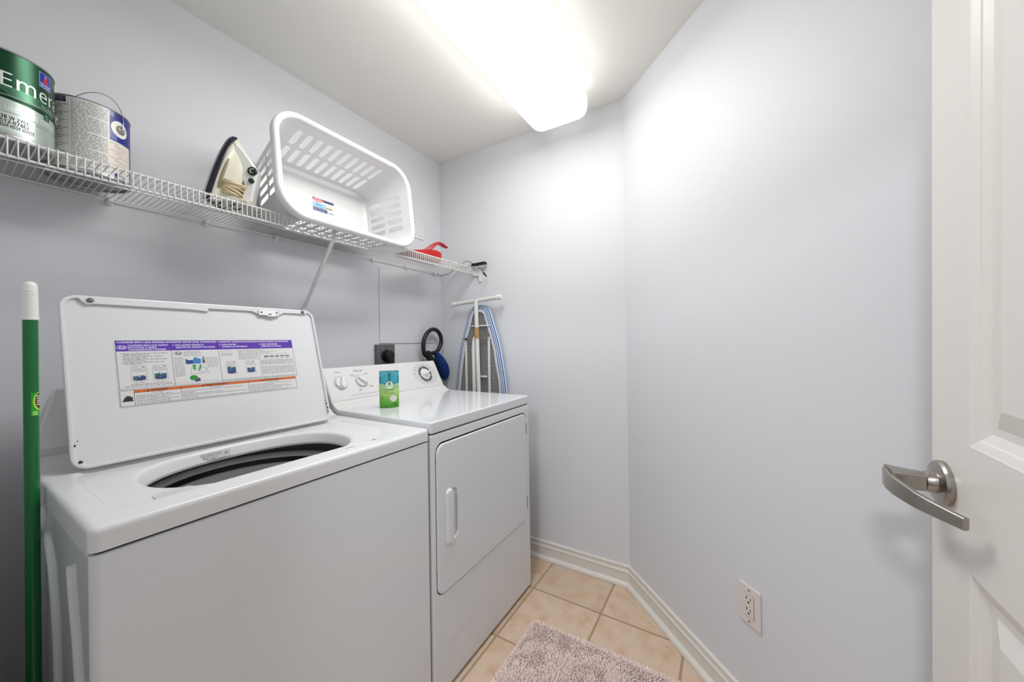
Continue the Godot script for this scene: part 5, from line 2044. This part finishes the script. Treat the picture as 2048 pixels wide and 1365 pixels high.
func pouch_print() -> ImageTexture:
	var W := 400
	var H := 784
	var l := Lab.new(W, H, Color(0.5, 0.7, 0.2))
	var rng := RandomNumberGenerator.new()
	rng.seed = 8
	# printed colour blend from pale aqua to leaf green
	for y in range(200, H, 4):
		var f := (y - 200.0) / (H - 200.0)
		var c := Color(0.62, 0.78, 0.68).lerp(Color(0.66, 0.8, 0.45), clampf(f * 2.2, 0, 1)).lerp(Color(0.26, 0.62, 0.12), clampf(f * 1.9 - 0.85, 0, 1))
		l.rect(0, y, W, 4, c)
	var teal := Color(0.07, 0.52, 0.6)
	l.poly(PackedVector2Array([Vector2(0, 0), Vector2(W, 0), Vector2(W, 262), Vector2(300, 290), Vector2(200, 330), Vector2(110, 290), Vector2(0, 262)]), teal)
	l.rect(0, 0, W, 120, Color(0.33, 0.66, 0.72))
	l.oval(110, 180, 82, 100, Color(0.24, 0.62, 0.68))
	l.oval(292, 180, 82, 100, Color(0.24, 0.62, 0.68))
	l.rect(176, 8, 56, 220, Color(0.04, 0.46, 0.55))
	l.oval(206, 306, 72, 78, Color(0.82, 0.89, 0.82))
	for k in 4:
		l.oval(192 + 28 * (k % 2), 262 + 26 * (k / 2), 14, 13, Color(0.33, 0.37, 0.16))
	l.text("grabgreen", 160, 326, 15, Color(0.2, 0.3, 0.2), true, 92)
	l.text("3-in-1 LAUNDRY", 82, 416, 28, Color(0.1, 0.2, 0.16), true, 226)
	l.text("detergent pods", 82, 446, 20, Color(0.16, 0.3, 0.3), false, 120)
	l.text("14 load • 9.8 oz", 82, 484, 20, Color(0.12, 0.22, 0.2), true, 236)
	l.fine(300, 342, 74, 14, Color(0.2, 0.35, 0.25), rng)
	l.fine(290, 366, 84, 14, Color(0.2, 0.35, 0.25), rng)
	l.rect(64, 538, 14, 60, Color(0.3, 0.5, 0.42))
	l.fine(88, 578, 110, 14, Color(0.35, 0.52, 0.4), rng)
	l.oval(286, 588, 74, 76, Color(0.55, 0.72, 0.5))
	l.oval(284, 586, 66, 68, Color(0.88, 0.85, 0.86))
	l.oval(326, 708, 38, 27, Color(0.1, 0.25, 0.08))
	l.text("he", 306, 718, 24, Color(0.7, 0.85, 0.5), true, 42)
	l.fine(230, 716, 46, 14, Color(0.15, 0.35, 0.1), rng)
	for k in 3:
		l.fine(30, 736 + k * 16, 130, 10, Color(0.15, 0.38, 0.1), rng)
	l.fine(280, 764, 70, 12, Color(0.15, 0.38, 0.1), rng)
	return l.tex()


func broom() -> void:
	var x := -1.22
	var z := -0.1225
	var at := Vector3(x, 0, z)
	var root := thing("broom_handle", "green broom handle with white ribbed grip standing left of the washing machine", "broom handle", at)
	var R := 0.0102
	var p := nb(at)
	p.lathe([[0.0, 0.0], [R * 0.9, 0.0], [R, 0.002], [R, 1.295], [0.0, 1.295]], at, 28)
	part(root, "pole", p, mat(Color(0.0, 0.41, 0.19), 0.25), 40)
	var g := nb(at)
	var prof := [[R + 0.0004, 1.286], [R + 0.0012, 1.287], [R + 0.0012, 1.292]]
	for k in 9:
		prof.append([R + 0.0004, 1.2945 + k * 0.0062])
		prof.append([R + 0.0009 - 0.00008 * k, 1.2965 + k * 0.0062])
		prof.append([R + 0.0004 - 0.00008 * k, 1.2985 + k * 0.0062])
	prof.append_array([[R - 0.0003, 1.352], [R - 0.0006, 1.3575], [R - 0.002, 1.361], [R - 0.0045, 1.3636], [R - 0.0075, 1.3648], [0.0, 1.365]])
	g.lathe(prof, at, 28)
	part(root, "grip", g, mat(Color(0.91, 0.91, 0.9), 0.45), 30)
	var s := nb(at)
	for i in 10:
		var f := func(k: int) -> float: return deg_to_rad(lerpf(-8, 78, k / 10.0))
		var q := func(a: float, y: float) -> Vector3: return at + Vector3(cos(a) * (R + 0.0003), y, -sin(a) * (R + 0.0003))
		s.quad(q.call(f.call(i), 1.09), q.call(f.call(i + 1), 1.09), q.call(f.call(i + 1), 1.138), q.call(f.call(i), 1.138), Vector2(i / 10.0, 1), Vector2((i + 1) / 10.0, 1), Vector2((i + 1) / 10.0, 0), Vector2(i / 10.0, 0))
	var l := Lab.new(96, 288, Color(0.1, 0.62, 0.12))
	l.oval(78, 110, 62, 110, Color(0.75, 0.85, 0.2))
	l.oval(84, 104, 50, 98, Color(0.12, 0.1, 0.12))
	for k in 5:
		l.rect(48, 40 + k * 26, 48, 12, Color(0.92, 0.92, 0.88))
	l.rect(12, 226, 46, 50, Color(0.6, 0.8, 0.4))
	part(root, "sticker", s, printed(l.tex(), 0.35), 60)


func rug() -> void:
	var x0 := -0.735
	var x1 := -0.13
	var z0 := -1.385
	var z1 := -0.46
	var at := Vector3((x0 + x1) / 2, 0, (z0 + z1) / 2)
	var root := thing("bath_rug", "pinkish grey shaggy rug on the tiles in front of the dryer", "rug", at)
	var b := nb(at)
	b.rbox(at + Vector3(0, 0.0055, 0), Vector3(x1 - x0, 0.008, z1 - z0), 0.012, 0.003, 4, 2)
	part(root, "backing", b, mat(Color(0.72, 0.63, 0.6), 0.95))
	# pile: bent tufts, thinner and flatter in trodden patches
	var tuft := nb()
	tuft.tube(PackedVector3Array([Vector3.ZERO, Vector3(0.0003, 0.006, 0.0002), Vector3(0.001, 0.0105, 0.0005), Vector3(0.002, 0.0132, 0.0008)]), [0.0019, 0.0023, 0.0023, 0.0013], 6)
	var mm := MultiMesh.new()
	mm.transform_format = MultiMesh.TRANSFORM_3D
	mm.use_colors = true
	mm.mesh = tuft.mesh(70)
	var step := 0.0049
	var nx := int((x1 - x0) / step)
	var nz := int((z1 - z0) / step)
	mm.instance_count = nx * nz
	var rng := RandomNumberGenerator.new()
	rng.seed = 2
	var lay := noise(7.0, 3, 3)
	var thin := noise(5.0, 2, 9)
	for i in nx:
		for j in nz:
			var x := x0 + (i + rng.randf_range(0.1, 0.9)) * step
			var z := z0 + (j + rng.randf_range(0.1, 0.9)) * step
			var edge := minf(minf(x - x0, x1 - x), minf(z - z0, z1 - z))
			var yaw := lay.get_noise_2d(x, z) * 5.0 + rng.randf_range(-0.9, 0.9)
			var tilt := rng.randf_range(0.05, 0.5)
			if edge < 0.008:
				tilt = rng.randf_range(0.5, 1.0)
				yaw = atan2(-(z - at.z) * 0.0, x - at.x) if minf(x - x0, x1 - x) < minf(z - z0, z1 - z) else (PI / 2 if z < at.z else -PI / 2)
			var s := rng.randf_range(0.75, 1.15) * (0.82 if thin.get_noise_2d(x, z) > 0.28 else 1.0)
			var basis := Basis(Vector3.UP, yaw) * Basis(Vector3.BACK, -tilt)
			mm.set_instance_transform(i * nz + j, Transform3D(basis.scaled(Vector3.ONE * s), Vector3(x, 0.008, z) - at))
			var t := rng.randf_range(0.9, 1.06)
			mm.set_instance_color(i * nz + j, Color(0.87 * t, 0.72 * t, 0.68 * t))
	var mi := MultiMeshInstance3D.new()
	mi.name = "pile"
	mi.multimesh = mm
	var m := mat(Color.WHITE, 0.95)
	m.vertex_color_use_as_albedo = true
	mi.material_override = m
	mi.set_meta("kind", "stuff")
	root.add_child(mi)
